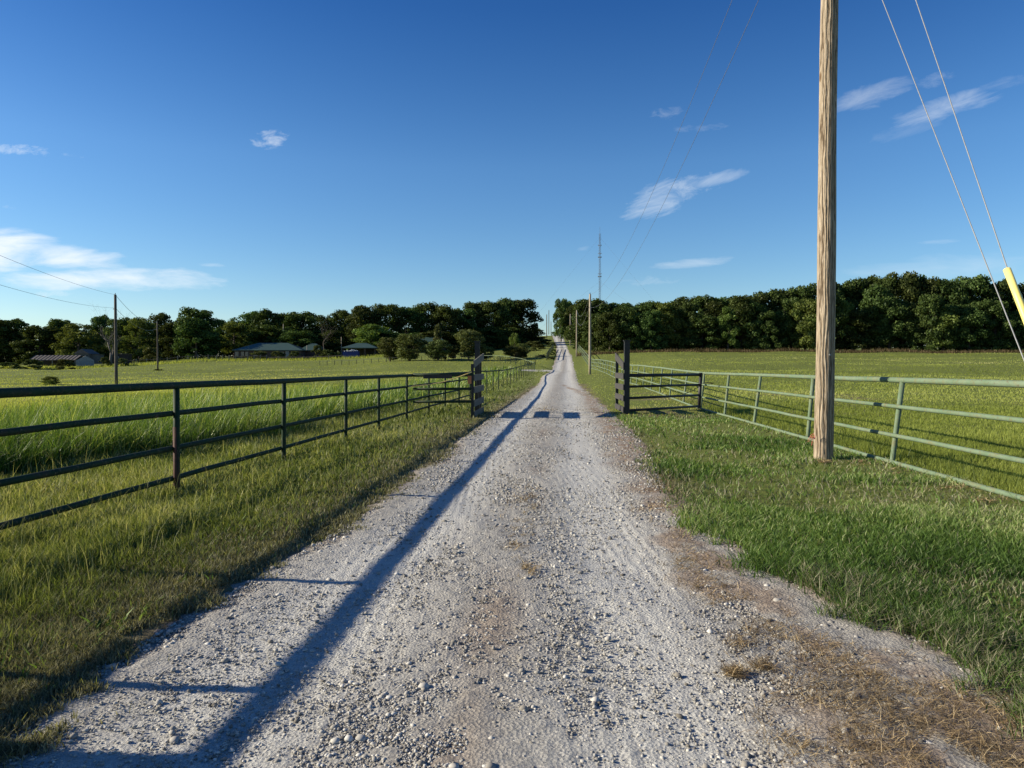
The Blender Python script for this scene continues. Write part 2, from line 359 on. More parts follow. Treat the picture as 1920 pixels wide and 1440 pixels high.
M_grey = simple('grey_siding', (.07, .075, .073), (.12, .125, .12), 3, .8, .2)
M_glass = simple('window_glass', (.02, .025, .03), (.05, .06, .07), 2, .1, .02, spec=.8)
M_dark = simple('unlit_timber', (.02, .018, .015), (.045, .04, .035), 3, .9, .2)
M_blue = simple('blue_steel', (.008, .02, .13), (.014, .035, .19), 3, .5, .2)
M_trash = simple('white_bags', (.6, .6, .6), (.85, .85, .85), 6, .5, .3)
M_post = simple('grey_wood_post', (.14, .125, .10), (.26, .235, .19), 8, .9, .4)
M_mast = simple('galvanised_mast', (.10, .115, .14), (.16, .18, .21), 3, .5, .1)
M_asphalt = simple('asphalt', (.045, .045, .047), (.07, .07, .072), 4, .9, .3)

# ------------------------------------------------------------------ ground
def spacing(a, b, s0, g):
    r = [0.]; st = s0
    while r[-1] < b: r.append(r[-1] + st); st *= g
    l = [0.]; st = s0
    while l[-1] > a: l.append(l[-1] - st); st *= g
    return np.array(l[:0:-1] + r)
gx = spacing(-3500, 3500, .22, 1.022); gy = np.concatenate([np.arange(-60, 0, 2.0), spacing(0, 5000, .2, 1.016)])
gy = np.unique(gy[gy >= -60])
GX, GY = np.meshgrid(gx, gy); GZ = gz(GX, GY) - .004
# lower the ground a little beneath the road sheet
inroad = (GX > EL(GY) + .15) & (GX < np.maximum(ER(GY) - .15, np.where(GY < 55, GR(GY) - .45, -99))) & (GY < 340); GZ = GZ - inroad * .05
ny, nx = GX.shape; V = np.stack([GX, GY, GZ], -1).reshape(-1, 3)
i = np.arange(ny * nx).reshape(ny, nx); Fq = np.stack([i[:-1, :-1], i[:-1, 1:], i[1:, 1:], i[1:, :-1]], -1).reshape(-1, 4)
dry = np.clip(1 - np.minimum(np.abs(GX - ER(GY) - .35), np.abs(GX - EL(GY) + .0)) / .55, 0, 1) * (GY < 60)
dry = np.maximum(dry, np.clip((np.minimum(GX - ER(GY) + .3, GR(GY) + .25 - GX)) / .25, 0, .8) * (GY < 50))
dry = np.maximum(dry, np.clip((fbm(GX * .35, GY * .35, 31, 4) - .60) * 6, 0, .8) * (GY < 40))
me = mesh_raw('ground', V, Fq.ravel(), np.full(len(Fq), 4), {'dry': dry.ravel()}, True); me.materials.append(M_ground)
tag(link('ground', me), kind='structure')

# ------------------------------------------------------------------ gravel road
ys = [1.0]
while ys[-1] < 30: ys.append(ys[-1] + max(.02, ys[-1] * .0055))
while ys[-1] < 336: ys.append(ys[-1] + ys[-1] * .02)
ys = np.array([-50., -30, -15, -8, -4, -2, -.5, .3] + ys); nc = 230
S, D = np.meshgrid(np.linspace(0, 1, nc), ys)
edge = lambda d, s: (fbm(d * .9, d * 0 + s * 50, 40 + s, 4) - .5) * .55
XL = EL(D) + edge(D, 1) * np.clip(D / 3, .3, 1); XR = np.maximum(ER(D) + .30, np.where(D < 60, GR(D) + .12, 0)) + edge(D, 2)
RX = XL + (XR - XL) * S
SD = [0, 3, 3.33, 3.73, 4.26, 5.3, 6.65, 10, 15, 20, 26, 40]
SC = [2.9, 2.15, 1.98, 1.82, 1.72, 1.64, 1.66, 1.88, 2.48, 2.95, 3.2, 4.2]
SW = [1.0, .72, .55, .38, .30, .27, .29, .34, .48, .42, .30, .2]
def straw_q(x, d):
    return np.abs(x - np.interp(d, SD, SC) + (fbm(d * 1.3, d * 0, 51, 3) - .5) * .45) / (np.interp(d, SD, SW) * (.6 + .9 * fbm(d * 1.6, d * 0 + 3, 52, 3)))
def trackmask(x, d):
    s = (x - EL(d)) / (ER(d) - EL(d))
    a = np.exp(-((s - .27) / .16) ** 2) + np.exp(-((s - .80) / .15) ** 2)
    return np.clip(a * 1.15 + (fbm(x * 1.5, d * .5, 77, 3) - .5) * .5, 0, 1)
tr = trackmask(RX, D)
e = np.minimum(S, 1 - S) * (XR - XL)
near = np.clip(1 - D / 40, 0, 1)
zz = gz(RX, D) + .012 - tr * .03 + (fbm(RX * 14, D * 14, 60, 4) - .5) * .030 * (1 - .5 * tr) + (fbm(RX * 2, D * .7, 61, 3) - .5) * .03
# tyre tread lines in the right-hand track
zz += np.where(tr > .5, .0035 * np.sin(RX * 70 + D * 1.5) * vnoise(RX * 6, D * .8, 62), 0) * near
zz -= np.clip(1 - e / .25, 0, 1) * .02
soil = np.clip((fbm(RX * 1.3, D * .45, 63, 4) - .50) * 5, 0, 1) * np.exp(-(((RX - EL(D)) / (ER(D) - EL(D)) - .56) / .05) ** 2) * .55 * (D < 20)
soil = np.maximum(soil, np.clip(1.25 - straw_q(RX, D), 0, np.where(D > 8, .85, .66)) * (D < 60) * np.clip((fbm(RX * 4.3, D * 2.6, 66, 4) - .38) * 8, np.where(D > 8, .5, .1), 1))
soil = np.maximum(soil, np.clip((RX - GR(D) + .12) * 4, 0, .8) * (D < 60))
soil = np.maximum(soil, np.clip(1 - (RX - XL) / .25, 0, 1) * .6)
V = np.stack([RX, D, zz], -1).reshape(-1, 3); ny, nx = RX.shape
i = np.arange(ny * nx).reshape(ny, nx); Fq = np.stack([i[:-1, :-1], i[:-1, 1:], i[1:, 1:], i[1:, :-1]], -1).reshape(-1, 4)
me = mesh_raw('gravel_road', V, Fq.ravel(), np.full(len(Fq), 4), {'track': tr.ravel(), 'soil': soil.ravel()}, True); me.materials.append(M_road)
tag(link('gravel_road', me), kind='structure')
def ribbon(name, pts, w, mat, lift=.02):
    P = np.array(pts, float); tt = np.linspace(0, len(P) - 1, 60); k = np.minimum(tt.astype(int), len(P) - 2); f = (tt - k)[:, None]
    C = P[k] * (1 - f) + P[k + 1] * f; T = np.gradient(C, axis=0); T /= np.linalg.norm(T, axis=1)[:, None]; Nn = np.stack([-T[:, 1], T[:, 0]], 1)
    W = np.linspace(-.5, .5, 9); PX = C[:, None, :] + Nn[:, None, :] * (W * w)[None, :, None]
    z = gz(PX[..., 0], PX[..., 1]) + lift
    V = np.concatenate([PX, z[..., None]], -1).reshape(-1, 3); i = np.arange(60 * 9).reshape(60, 9)
    Fq = np.stack([i[:-1, :-1], i[:-1, 1:], i[1:, 1:], i[1:, :-1]], -1).reshape(-1, 4)
    m = mesh_raw(name, V, Fq.ravel(), np.full(len(Fq), 4), {'track': np.full(540, .7), 'soil': np.zeros(540)}, True); m.materials.append(mat)
    return tag(link(name, m), kind='structure')
ribbon('side_driveway', [(8.3, 107), (6.2, 110.5), (3.8, 113.5), (2.0, 115.5)], 3.6, M_road, .0)
ribbon('cross_road', [(-40, 345), (0, 340), (24, 338), (60, 338)], 7, M_asphalt, .06)

# ------------------------------------------------------------------ loose stones
def stones(name, x, d, size, lift, label):
    n = len(x); ph = (1 + 5 ** .5) / 2
    I = np.array([(-1, ph, 0), (1, ph, 0), (-1, -ph, 0), (1, -ph, 0), (0, -1, ph), (0, 1, ph), (0, -1, -ph), (0, 1, -ph), (ph, 0, -1), (ph, 0, 1), (-ph, 0, -1), (-ph, 0, 1)]) / 1.9
    Fi = np.array([(0, 11, 5), (0, 5, 1), (0, 1, 7), (0, 7, 10), (0, 10, 11), (1, 5, 9), (5, 11, 4), (11, 10, 2), (10, 7, 6), (7, 1, 8), (3, 9, 4), (3, 4, 2), (3, 2, 6), (3, 6, 8), (3, 8, 9), (4, 9, 5), (2, 4, 11), (6, 2, 10), (8, 6, 7), (9, 8, 1)])
    P = I[None] * (1 + rs.uniform(-.33, .33, (n, 12, 3)))
    sc = np.stack([size * rs.uniform(.7, 1.3, n), size * rs.uniform(.7, 1.3, n), size * rs.uniform(.4, .8, n)], -1)
    P = P * sc[:, None, :]; a = rs.uniform(0, 6.28, n); ca, sa = np.cos(a)[:, None], np.sin(a)[:, None]
    Q = np.stack([P[..., 0] * ca - P[..., 1] * sa + x[:, None], P[..., 0] * sa + P[..., 1] * ca + d[:, None], P[..., 2] + (gz(x, d) + lift + sc[:, 2] * .25)[:, None]], -1)
    Fa = (Fi[None] + (np.arange(n) * 12)[:, None, None]).reshape(-1)
    me = mesh_raw(name, Q.reshape(-1, 3), Fa, np.full(n * 20, 3), {'tint': np.repeat(np.clip(rs.normal(.5, .25, n), 0, 1), 12)}); me.materials.append(M_stone)
    return tag(link(name, me), label, 'gravel', kind='stuff')
n = 360000
u = rs.uniform(0, 1, n); d = 1 / (1 / 2.0 + u * (1 / 45. - 1 / 2.0)); s = rs.uniform(0, 1.4, n)
x = EL(d) + (ER(d) - EL(d)) * s; tk = trackmask(x, d)
keep = (rs.uniform(0, 1, n) < (1.0 - tk * .80)) & (fbm(x * 2.2, d * .9, 88, 4) + rs.uniform(-.3, .3, n) > .42) & (rs.uniform(0, 1, n) < np.clip((1.42 - s) / .35, 0, 1)) & (x < GR(d) + .1) & (x > EL(d) + .06)
x, d, tk = x[keep], d[keep], tk[keep]
size = np.exp(rs.normal(math.log(.0042), .42, len(x))) * np.clip(.75 + d / 8, 1, 3.4)
size = np.where(rs.uniform(0, 1, len(x)) < .003, size * 2.6, size)
stones('loose_gravel', x, d, np.minimum(size, .026), 0.006 - tk * .02, 'pale grey limestone pebbles strewn over the gravel road')

# ------------------------------------------------------------------ grass
def blades(name, x, d, h, w, lean, tint, mat, label, seg=True, laz=None, cat='grass', lift=0):
    n = len(x); z = gz(x, d) - .01 + lift; P = np.stack([x, d, z], -1)
    ph = rs.uniform(0, math.pi, n); dw = np.stack([np.cos(ph), np.sin(ph), 0 * ph], -1) * (w / 2)[:, None]
    az = rs.uniform(0, 2 * math.pi, n) if laz is None else laz
    lv = np.stack([np.cos(az), np.sin(az), 0 * az], -1) * (lean * h)[:, None]
    up = np.zeros((n, 3)); up[:, 2] = h * np.sqrt(np.clip(1 - .6 * lean ** 2, .02, 1))
    if seg:
        mid = P + up * .58 + lv * .32; tip = P + up * 1.0 + lv
        Q = np.stack([P - dw, P + dw, mid + dw * .8, mid - dw * .8, tip], 1).reshape(-1, 3); k = 5
        b = (np.arange(n) * 5)[:, None]; Fa = np.concatenate([b, b + 1, b + 2, b + 3, b + 3, b + 2, b + 4], 1).ravel(); sz = np.tile([4, 3], n)
    else:
        Q = np.stack([P - dw, P + dw, P + up + lv], 1).reshape(-1, 3); k = 3
        b = (np.arange(n) * 3)[:, None]; Fa = np.concatenate([b, b + 1, b + 2], 1).ravel(); sz = np.full(n, 3)
    me = mesh_raw(name, Q, Fa, sz, {'tint': np.repeat(np.clip(tint, 0, 1), k)}); me.materials.append(mat)
    return tag(link(name, me), label, cat, kind='stuff')
def samp(n, d0, d1, p=2.0, px0=-500, px1=2400):
    u = rs.uniform(0, 1, n); q = 1 - p; d = (d0 ** q + u * (d1 ** q - d0 ** q)) ** (1 / q)
    px = rs.uniform(px0, px1, n); return (px - 960) / F * d, d
def fenceL(d): return np.interp(d, [-20, 8.9, 22, 40, 113], [-6.3, -4.22, -3.25, -1.85, 3.6])
def fenceR(d): return np.interp(d, [-20, 8, 12, 27.6, 34, 41, 57, 110, 190, 300], [4.6, 6.15, 6.4, 7.35, 7.75, 8.3, 9.3, 12.3, 17.4, 26])
def stand_front(d): return fenceL(d) - 2.1 - .5 * (fbm(d * .35, d * 0, 90, 3) - .5) * 2 - np.clip((14 - d) * .25, 0, 1.5)
def stand_back(d): return stand_front(d) - 6.3 + (fbm(d * .15, d * 0, 91, 3) - .5) * 3
PXW = .55 / (F * 1024 / 1920)        # about half a pixel of width per metre of distance

# left verge (between stand and road)
x, d = samp(650000, 2.0, 125, 1.9, -700, 1060)
el = EL(d) + (fbm(d * 1.4, d * 0, 41, 4) - .5) * .75 + (fbm(x * 6, d * 6, 44, 3) - .5) * .55
k = (x < el + np.abs(rs.normal(0, .09, len(x)))) & (x > stand_front(d) - .3); x, d, el = x[k], d[k], el[k]
cl = fbm(x * 1.1, d * 1.1, 21, 4); cl2 = fbm(x * .35, d * .35, 22, 3)
edged = np.clip((el - x) / .9, 0, 1)
h = (.10 + .22 * cl * rs.uniform(.5, 1.2, len(x))) * (.5 + .5 * edged) * (1 - .25 * (x > fenceL(d) - .3))
dead = rs.uniform(0, 1, len(x)) < np.clip(1.15 - (el - x) / 1.25, 0, .92) + .06
tint = .30 + (cl2 - .5) * 1.2 + (cl - .5) * .5 + rs.normal(0, .27, len(x)) + .12 * (x < fenceL(d) - .1)
w = np.maximum(.0052, d * PXW * 1.7) * rs.uniform(.6, 1.4, len(x)); lean = rs.beta(1.5, 1.5, len(x)) * 1.15 + .05
nr = d < 14
a = (~dead) & nr; blades('verge_grass', x[a], d[a], h[a], w[a], lean[a], tint[a], M_verge, 'uncut green and straw coloured grass between the gravel road and the left fence')
a = (~dead) & ~nr; o2 = blades('verge_grass', x[a], d[a], h[a], w[a], lean[a], tint[a], M_verge, 'distant uncut verge grass along the left fence past the gate', seg=False)
a = dead; blades('dry_verge_grass', x[a], d[a], h[a] * .8, w[a], lean[a], rs.uniform(0, 1, a.sum()), M_dead, 'grey brown dry grass fringing the left edge of the gravel road')
# taller seed stalks
x, d = samp(3500, 3, 30, 1.6, -300, 900); k = (x < EL(d) - .9) & (x > stand_front(d)); x, d = x[k], d[k]
blades('seed_stalks', x, d, rs.uniform(.25, .5, len(x)), np.maximum(.0025, d * PXW * .6), rs.uniform(.1, .6, len(x)), rs.uniform(.6, 1, len(x)), M_verge, 'tall thin pale seed stalks rising above the left verge grass')

# right verge
x, d = samp(520000, 2.4, 140, 1.9, 1000, 2700)
gr = GR(d) + (fbm(d * 1.6, d * 0 + 5, 42, 4) - .5) * .55 + (fbm(x * 6, d * 6, 43, 3) - .5) * .5
k = (x > gr - np.abs(rs.normal(0, .10, len(x)))) & (x < fenceR(d) + .15); x, d, gr = x[k], d[k], gr[k]
bare = fbm(x * .55, d * .45, 33, 4); k = rs.uniform(0, 1, len(x)) > np.clip((bare - .565) * 9, 0, .8); x, d, gr, bare = x[k], d[k], gr[k], bare[k]
cl = fbm(x * 1.6, d * 1.6, 24, 4); cl2 = fbm(x * .4, d * .4, 25, 3)
e = np.clip(1 - (x - gr) / .8, 0, 1)
h = (.045 + .085 * cl * rs.uniform(.4, 1.4, len(x))) * (1 + .45 * e * (d < 12)) * np.where(d > 22, .8, 1)
tint = .42 + (cl2 - .5) * 1.2 + rs.normal(0, .27, len(x)) + .22 * np.clip((x - gr - 1.5) / 3, 0, 1)
w = np.maximum(.0055, d * PXW * 1.7) * rs.uniform(.6, 1.4, len(x)); lean = rs.uniform(.3, 1.22, len(x))
# beyond the gate the verge is drier and more olive
far = d > 24
oth = rs.uniform(0, 1, len(x)) < np.clip(e * .3 + (bare - .52) * 3, .04, .7)
a = ~far & ~oth; blades('lawn_grass', x[a], d[a], h[a], w[a], lean[a], tint[a], M_lawn, 'lush dark green mown grass between the gravel road and the right fence')
a = ~far & oth; blades('dry_lawn_grass', x[a], d[a], h[a], w[a], lean[a], rs.uniform(.2, 1, a.sum()), M_dead, 'dull dry blades mixed into the green grass right of the road')
a = far; blades('lawn_grass', x[a], d[a], h[a], w[a], lean[a], tint[a] * .8 + .15, M_field, 'short olive grass strip right of the road beyond the gate', seg=False)

x, d = samp(26000, 2.6, 24, 1.9, -300, 2600); k = ((x > GR(d) + .05) & (x < fenceR(d))) | ((x < EL(d) - .15) & (x > stand_front(d))); x, d = x[k], d[k]
k = fbm(x * 1.3, d * 1.3, 36, 3) > .50; x, d = x[k], d[k]
blades('broadleaf_weeds', x, d, rs.uniform(.05, .13, len(x)), np.maximum(.014, d * PXW * 2.5) * rs.uniform(.6, 1.4, len(x)), rs.uniform(.5, 1.2, len(x)), rs.normal(.5, .25, len(x)), M_lawn, 'scattered broad leaved weeds growing among the grass on both verges', cat='weeds')
# pasture right and left
def pasture(name, n, cond, label, mat, hb, d0, d1, px0, px1):
    x, d = samp(n, d0, d1, 1.55, px0, px1); k = cond(x, d); x, d = x[k], d[k]
    cl = fbm(x * .5, d * .5, 26, 4); cl2 = fbm(x * .05, d * .05 * 2.2, 27, 4)
    h = hb * (.45 + cl * rs.uniform(.4, 1.5, len(x))); w = np.maximum(.005, d * PXW * 1.15) * rs.uniform(.7, 1.4, len(x))
    cl3 = fbm(x * .02, d * .11, 29, 4); tint = .42 + (cl - .5) * .5 + (cl2 - .5) * 1.1 + (cl3 - .5) * 1.5 + rs.normal(0, np.where(d < 35, .16, .05))
    return blades(name, x, d, h, w, rs.uniform(.1, .8, len(x)), tint, mat, label, seg=False)
pasture('pasture_grass', 330000, lambda x, d: (x > fenceR(d) + .1), 'short yellow green pasture grass in the field right of the right fence', M_field, .11, 7, 150, 1050, 2700)
pasture('pasture_grass', 330000, lambda x, d: (x < np.where(d < 118, stand_back(d), EL(d) - 1)), 'yellow green pasture grass filling the open field left of the fence', M_field, .12, 12, 185, -700, 1030)
pasture('fence_line_grass', 22000, lambda x, d: (np.abs(x - fenceR(d) - .35) < .45), 'long pale grass left uncut under the right fence', M_verge, .34, 6, 60, 1050, 2700)
# tall bright stand
x, d = samp(480000, 5.5, 118, 1.75, -900, 1010); k = (x < stand_front(d)) & (x > stand_back(d)); x, d = x[k], d[k]
cl = fbm(x * .8, d * .8, 28, 4); ins = np.clip((stand_front(d) - x) / .8, .8, 1)
h = (.60 + .50 * cl) * rs.uniform(.55, 1.12, len(x)) * ins * np.where(d > 45, .85, 1)
h = np.where(rs.uniform(0, 1, len(x)) < .04, h * 1.35, h)
blades('tall_grass', x, d, h, np.maximum(.013, d * PXW * 1.2) * rs.uniform(.6, 1.4, len(x)), rs.beta(1.4, 1.8, len(x)) * 1.15, rs.normal(.52, .3, len(x)) + (cl - .5) * .9, M_tall,
       'waist high bright green grass growing in a band behind the left fence', seg=True, laz=rs.normal(.3, 1.6, len(x)))
# straw: clippings along the right road edge and patches on the road
x, d = samp(420000, 2.0, 32, 2.0, 900, 2600)
q = straw_q(x, d)
k = (rs.uniform(0, 1, len(x)) < .62 * np.clip(1.25 - q, 0, 1) * np.clip((fbm(x * 4.5, d * 3.5, 53, 4) - .42) * 7, 0.03, 1)); x1, d1 = x[k], d[k]
pt = [(1385, 1210, 50, 22), (1440, 1258, 30, 10), (1520, 1400, 60, 22), (1290, 1062, 40, 14), (1290, 1110, 25, 8), (975, 975, 30, 45), (965, 1020, 22, 30), (995, 940, 22, 30), (985, 1075, 18, 14), (870, 790, 20, 8), (1020, 766, 30, 6), (1380, 1270, 20, 8), (1240, 930, 25, 25), (1625, 868, 38, 6), (1665, 887, 38, 7), (1790, 916, 60, 8), (1860, 940, 50, 8), (1545, 868, 22, 4), (1770, 975, 60, 14)]
xs, ds = [], []
for (px, py, a_, b_) in pt:
    m = 420; qx = px + rs.normal(0, a_ * .5, m); qy = py + rs.normal(0, b_ * .5, m); dd = EYE * F / (qy - HZ); xx = (qx - 960) / F * dd
    kk = fbm(xx * 7, dd * 6, 54, 4) > .52; xs.append(xx[kk]); ds.append(dd[kk])
x = np.concatenate([x1] + xs); d = np.concatenate([d1] + ds)
blades('straw_clippings', x, d, rs.uniform(.02, .09, len(x)), np.maximum(.0035, d * PXW * 1.3), rs.uniform(1.12, 1.29, len(x)), rs.beta(2, 2.2, len(x)), M_straw, 'brown and golden dry grass clippings lying along the right edge of the gravel road', cat='straw', lift=.012 + rs.uniform(0, 1, len(x)) ** 2 * .028)

# ------------------------------------------------------------------ pipe fences
def pipe_path(pts, step=None):
    return pts
def fence(name, line, posts, rails, mat, label, lean=0., zoff=None, postmat=None, prad=.040, group=None, split=None, rust_post=None, sink=.25, post_extra=None):
    """line(d)->x ; posts: list of d ; rails: [(height, radius)]"""
    d0 = posts[0]; root = thing(name, (line(d0), d0, g1(float(line(d0)), d0)), label, 'fence', group)
    top = max(r[0] for r in rails)
    base = {}
    for i_, d in enumerate(posts):
        x = float(line(d)); z = g1(x, d); ln = lean * (1 + .25 * math.sin(i_ * 2.3)); base[d] = (x, z, ln)
        b = MB().tube([(x - ln * sink / top, d, z - sink), (x, d, z), (x + ln * .5, d, z + top * .5), (x + ln, d, z + top - .02)], prad, 10 if d < 40 else 6)
        m = mat
        if rust_post and i_ in rust_post:
            b2 = MB().tube([(x, d, z - sink), (x, d, z + top * .62)], prad * 1.03, 12); o_ = b2.build('post_base', M_rust, root, True); o_['label'] = 'rust brown lower half of the post'
        b.build('post', postmat or m, root, True)
    for (h, r) in rails:
        pts = []
        for j in range(len(posts) - 1):
            a, b_ = posts[j], posts[j + 1]; ns = 4 if a < 40 else 2
            for q in range(ns if j < len(posts) - 2 else ns + 1):
                f = q / ns; d = a + (b_ - a) * f; xa, za, la = base[a]; xb, zb, lb = base[b_]
                hh = h + rs.normal(0, .0022)
                pts.append((xa + (xb - xa) * f + (la + (lb - la) * f) * h / top - (0 if h == top else prad + r * .7), d, za + (zb - za) * f + hh))
        b = MB(); b.tube(pts, r, 12); b.build('rail', mat, root, True)
    return root
pl = [-5.1, -1.6, 1.9, 3.62, 5.38, 8.9, 12.3, 15.8, 18.6, 21.9, 25.4, 28.8, 32.5, 36.2]
fence('pipe_fence', fenceL, pl, [(1.37, .044), (1.02, .034), (.58, .034), (.20, .034)], M_pipeL, 'shade-darkened green four rail pipe fence running along the left verge to the gate', lean=0.01, prad=.038, rust_post=[5])
pl2 = list(np.arange(36.2, 113.5, 3.85))
fence('pipe_fence', fenceL, pl2, [(1.38, .042)], M_pipeL, 'single rail green pipe fence continuing beyond the left gate wing towards the side drive', prad=.036)
pr = [-4, 0, 4, 8, 11.9, 15.9, 20.2, 23.7, 27.6] + list(np.arange(31.4, 112, 3.9)) + list(np.arange(114, 192, 4.6))
fence('pipe_fence', fenceR, pr, [(1.40, .047), (.96, .034), (.48, .034), (.04, .036)], M_pipe, 'pale faded green four rail pipe fence with leaning posts along the right pasture', lean=.15, prad=.042)

# unseen sheet added beside the left fence to cast shade across the bottom of the road
xq = float(fenceL(2.0)); tp = thing('shadow_sheet', (xq, 2.0, g1(xq, 2)), 'unseen sheet added along the left fence to shade the near road', 'panel')
MB().slab((float(fenceL(1.0)) - .09, 1.0, .75), (float(fenceL(3.03)) - .09, 3.03, .73), 1.38, .02).build('sheet', M_pipeL, tp)
MB().slab((float(fenceL(1.0)) - .12, 1.0, 1.40), (float(fenceL(3.03)) - .12, 3.03, 1.40), .05, .03).build('shadow_sheet_edge', M_rust, tp)

# ------------------------------------------------------------------ gate wings
def gate_wing(side):
    if side == 'R':
        root = thing('gate_wing', (3.95, 24.6, 0), 'black entrance wing right of the road with one tall square post and grey boards', 'gate', 'entrance wings either side of the road')
        T = (3.98, 24.6); near = (3.86, 24.5); farp = (3.98, 27.3); corner = (float(fenceR(27.6)) - .05, 27.5)
    else:
        root = thing('gate_wing', (-1.3, 23, 0), 'black entrance wing left of the road with boards in front of its tall post', 'gate', 'entrance wings either side of the road')
        T = (-1.24, 25.4); near = (-1.28, 22.9); farp = (-1.09, 25.9); corner = (float(fenceL(21.9)) + .1, 22.6)
    zt = g1(*T)
    b = MB().box((T[0], T[1], zt + 1.25), (.18, .18, 2.55)); b.build('tall_post', M_black, root)
    MB().box((T[0], T[1], zt + 2.545), (.23, .23, .04)).build('post_cap', M_black, root)
    zf = g1(*farp); zn = g1(*near)
    if side == 'L':
        MB().box((near[0], near[1], zn + .83), (.09, .09, 1.8)).build('front_post', M_black, root)
        MB().box((farp[0] - .07, farp[1] + .03, zf + .95), (.09, .09, 2.1)).build('back_post', M_black, root)
        hs = [(1.72, 2.02, .24)] + [(h, h, .21) for h in (1.29, .89, .45, .08)]
        bm_ = M_board; off = .05
    else:
        MB().box((farp[0] + .06, farp[1], zf + 1.05), (.10, .10, 2.2)).build('back_post', M_black, root)
        hs = [(1.66, 2.06, .26)] + [(h, h, .20) for h in (1.32, .93, .55, .15)]
        bm_ = M_board2; off = -.0
    for (h0, h1, hh) in hs:
        MB().slab((near[0] + off, near[1], zn + h0), (farp[0] + off, farp[1], zf + h1), hh, .035).build('board', bm_, root)
    if side == 'L':
        MB().slab((near[0] + off + .03, near[1] + .6, zn + 1.3), (near[0] + off + .10, near[1] + 2.0, zn + .2), .07, .02).build('brace', M_board, root)
    # pipe rails from the tall post to the pasture fence
    A = near if side == 'L' else T; zc = g1(*corner)
    hsr = (1.34, .95, .55, .12) if side == 'R' else (1.38, .93, .52)
    for i_, h in enumerate(hsr):
        MB().tube([(A[0], A[1], zn + h), (corner[0], corner[1], zc + h)], .062 if i_ == 0 else .045, 10).build('rail', M_black if side == 'R' else M_pipeL, root, True)
    if side == 'R':
        MB().tube([(corner[0] - .06, corner[1] - .02, zc - .2), (corner[0] + .02, corner[1] - .02, zc + 1.42)], .065, 10).build('corner_post', M_black, root, True)
    return root
gate_wing('L'); gate_wing('R')
# plank hung under the top rail, orange plate, strap
z0 = g1(-2.9, 23)
pk = MB().slab((at(794, 22.6), 22.55, 1.33), (at(848, 22.8), 22.75, 1.33), .13, .04).build('hanging_plank', M_black); tag(pk, 'dark plank wired under the top rail of the left gate wing', 'plank')
pk = MB().slab((at(877, 22.85), 22.82, 1.22), (at(884, 22.85), 22.82, 1.22), .26, .01).build('warning_plate', M_orange); tag(pk, 'small orange plate fixed beside the left gate post', 'plate')
b = MB(); A = mathutils.Vector((-1.3, 22.82, 1.47)); B = mathutils.Vector((float(fenceL(21.9)) + .05, 21.9, 1.02)); pts = []
for q in range(13):
    f = q / 12; p = A.lerp(B, f); p.z -= .10 * math.sin(math.pi * f); pts.append(p)
b.tube(pts, .017, 6); tag(b.build('strap', M_strap, None, True), 'bright yellow strap stretched from the left gate post to the fence', 'strap')
# twisted wire tie at the right corner post
b = MB(); b.tube([(6.4, 27.0, .55), (6.9, 27.2, .72), (7.3, 27.4, .92), (7.75, 27.2, 1.02)], .012, 5)
b.tube([(7.3, 27.4, .98), (7.5, 27.3, 1.04), (7.75, 27.2, 1.02)], .012, 5)
tag(b.build('tie_wire', M_black), 'twisted black wire tied round the corner post of the right gate wing', 'wire')

# ------------------------------------------------------------------ utility poles and wires
def pole(x, d, h, r0, r1, mat, label, n=14, near=False, group=None, z=None):
    z = g1(x, d) if z is None else z; root = thing('utility_pole', (x, d, z), label, 'utility pole', group)
    pts = []; rr = []; m = 40 if near else 4
    for k in range(m + 1):
        f = k / m; zz_ = z - .4 + f * (h + .4); wob = .012 if near else 0
        pts.append((x + wob * math.sin(f * 9) + (.05 * f if near else 0), d + wob * math.cos(f * 7), zz_)); rr.append((r0 + (r1 - r0) * f) * (1 + (.02 * math.sin(f * 23) if near else 0)))
    MB().tube(pts, rr, 40 if near else 8).build('shaft', mat, root, True)
    MB().tube([(x, d, z + h), (x, d, z + h + .16)], [.035, .05], 8).build('insulator', M_black, root, True)
    MB().tube([(x - r1 - .02, d, z + h - 1.5), (x - r1 - .14, d, z + h - 1.5)], .035, 8).build('insulator', M_black, root, True)
    return root
GP = 'utility poles standing along the right of the road'
PX0, PD0 = 5.50, 12.5
PP = [(PX0, PD0, 12.3), (at(1106, 80), 80, None), (at(1081, 148), 148, None), (at(1069, 216), 216, None), (at(1064.5, 280), 280, None)]
tops = [552, 552, 582, 589, 590]
labs = ['thick weathered tan utility pole standing right of the road before the fence', 'utility pole by the right fence just past the gate wing', 'utility pole on the right verge where the road starts to climb',
        'far utility pole in front of the wood by the climbing road', 'farthest utility pole right of the road, near the crest']
PZ = []
for i_, (x, d, h) in enumerate(PP):
    if h is None: h = zat(tops[i_], d) - g1(x, d)
    if i_ == 0: pr_ = pole(x, d, h, .161, .131, M_pole, labs[0], near=True, group=GP)
    else: pole(x, d, h, .15, .11, M_polefar, labs[i_], group=GP)
    PZ.append(g1(x, d) + h)
# nail tag and pink flagging tape
MB().tube([(PX0 + .02, PD0 - .17, 1.83), (PX0 + .02, PD0 - .19, 1.83)], .016, 10).build('nail_tag', M_wire, pr_)
b = MB()
for q in range(9):
    a = rs.uniform(2.2, 4.2); p0 = (PX0 - .19, PD0 - .10, .36); l_ = rs.uniform(.08, .17)
    p1 = (p0[0] + l_ * .6 * math.cos(a), p0[1] - l_ * .35, p0[2] + rs.uniform(-.02, .10)); p2 = (p0[0] + l_ * math.cos(a) * 1.1, p0[1] - l_ * .5, p0[2] + rs.uniform(-.12, .08))
    b.tube([p0, p1, p2], .0035, 4)
tag(b.build('flagging_tape', M_pink), 'pink flagging tape knotted round the foot of the thick pole', 'tape')
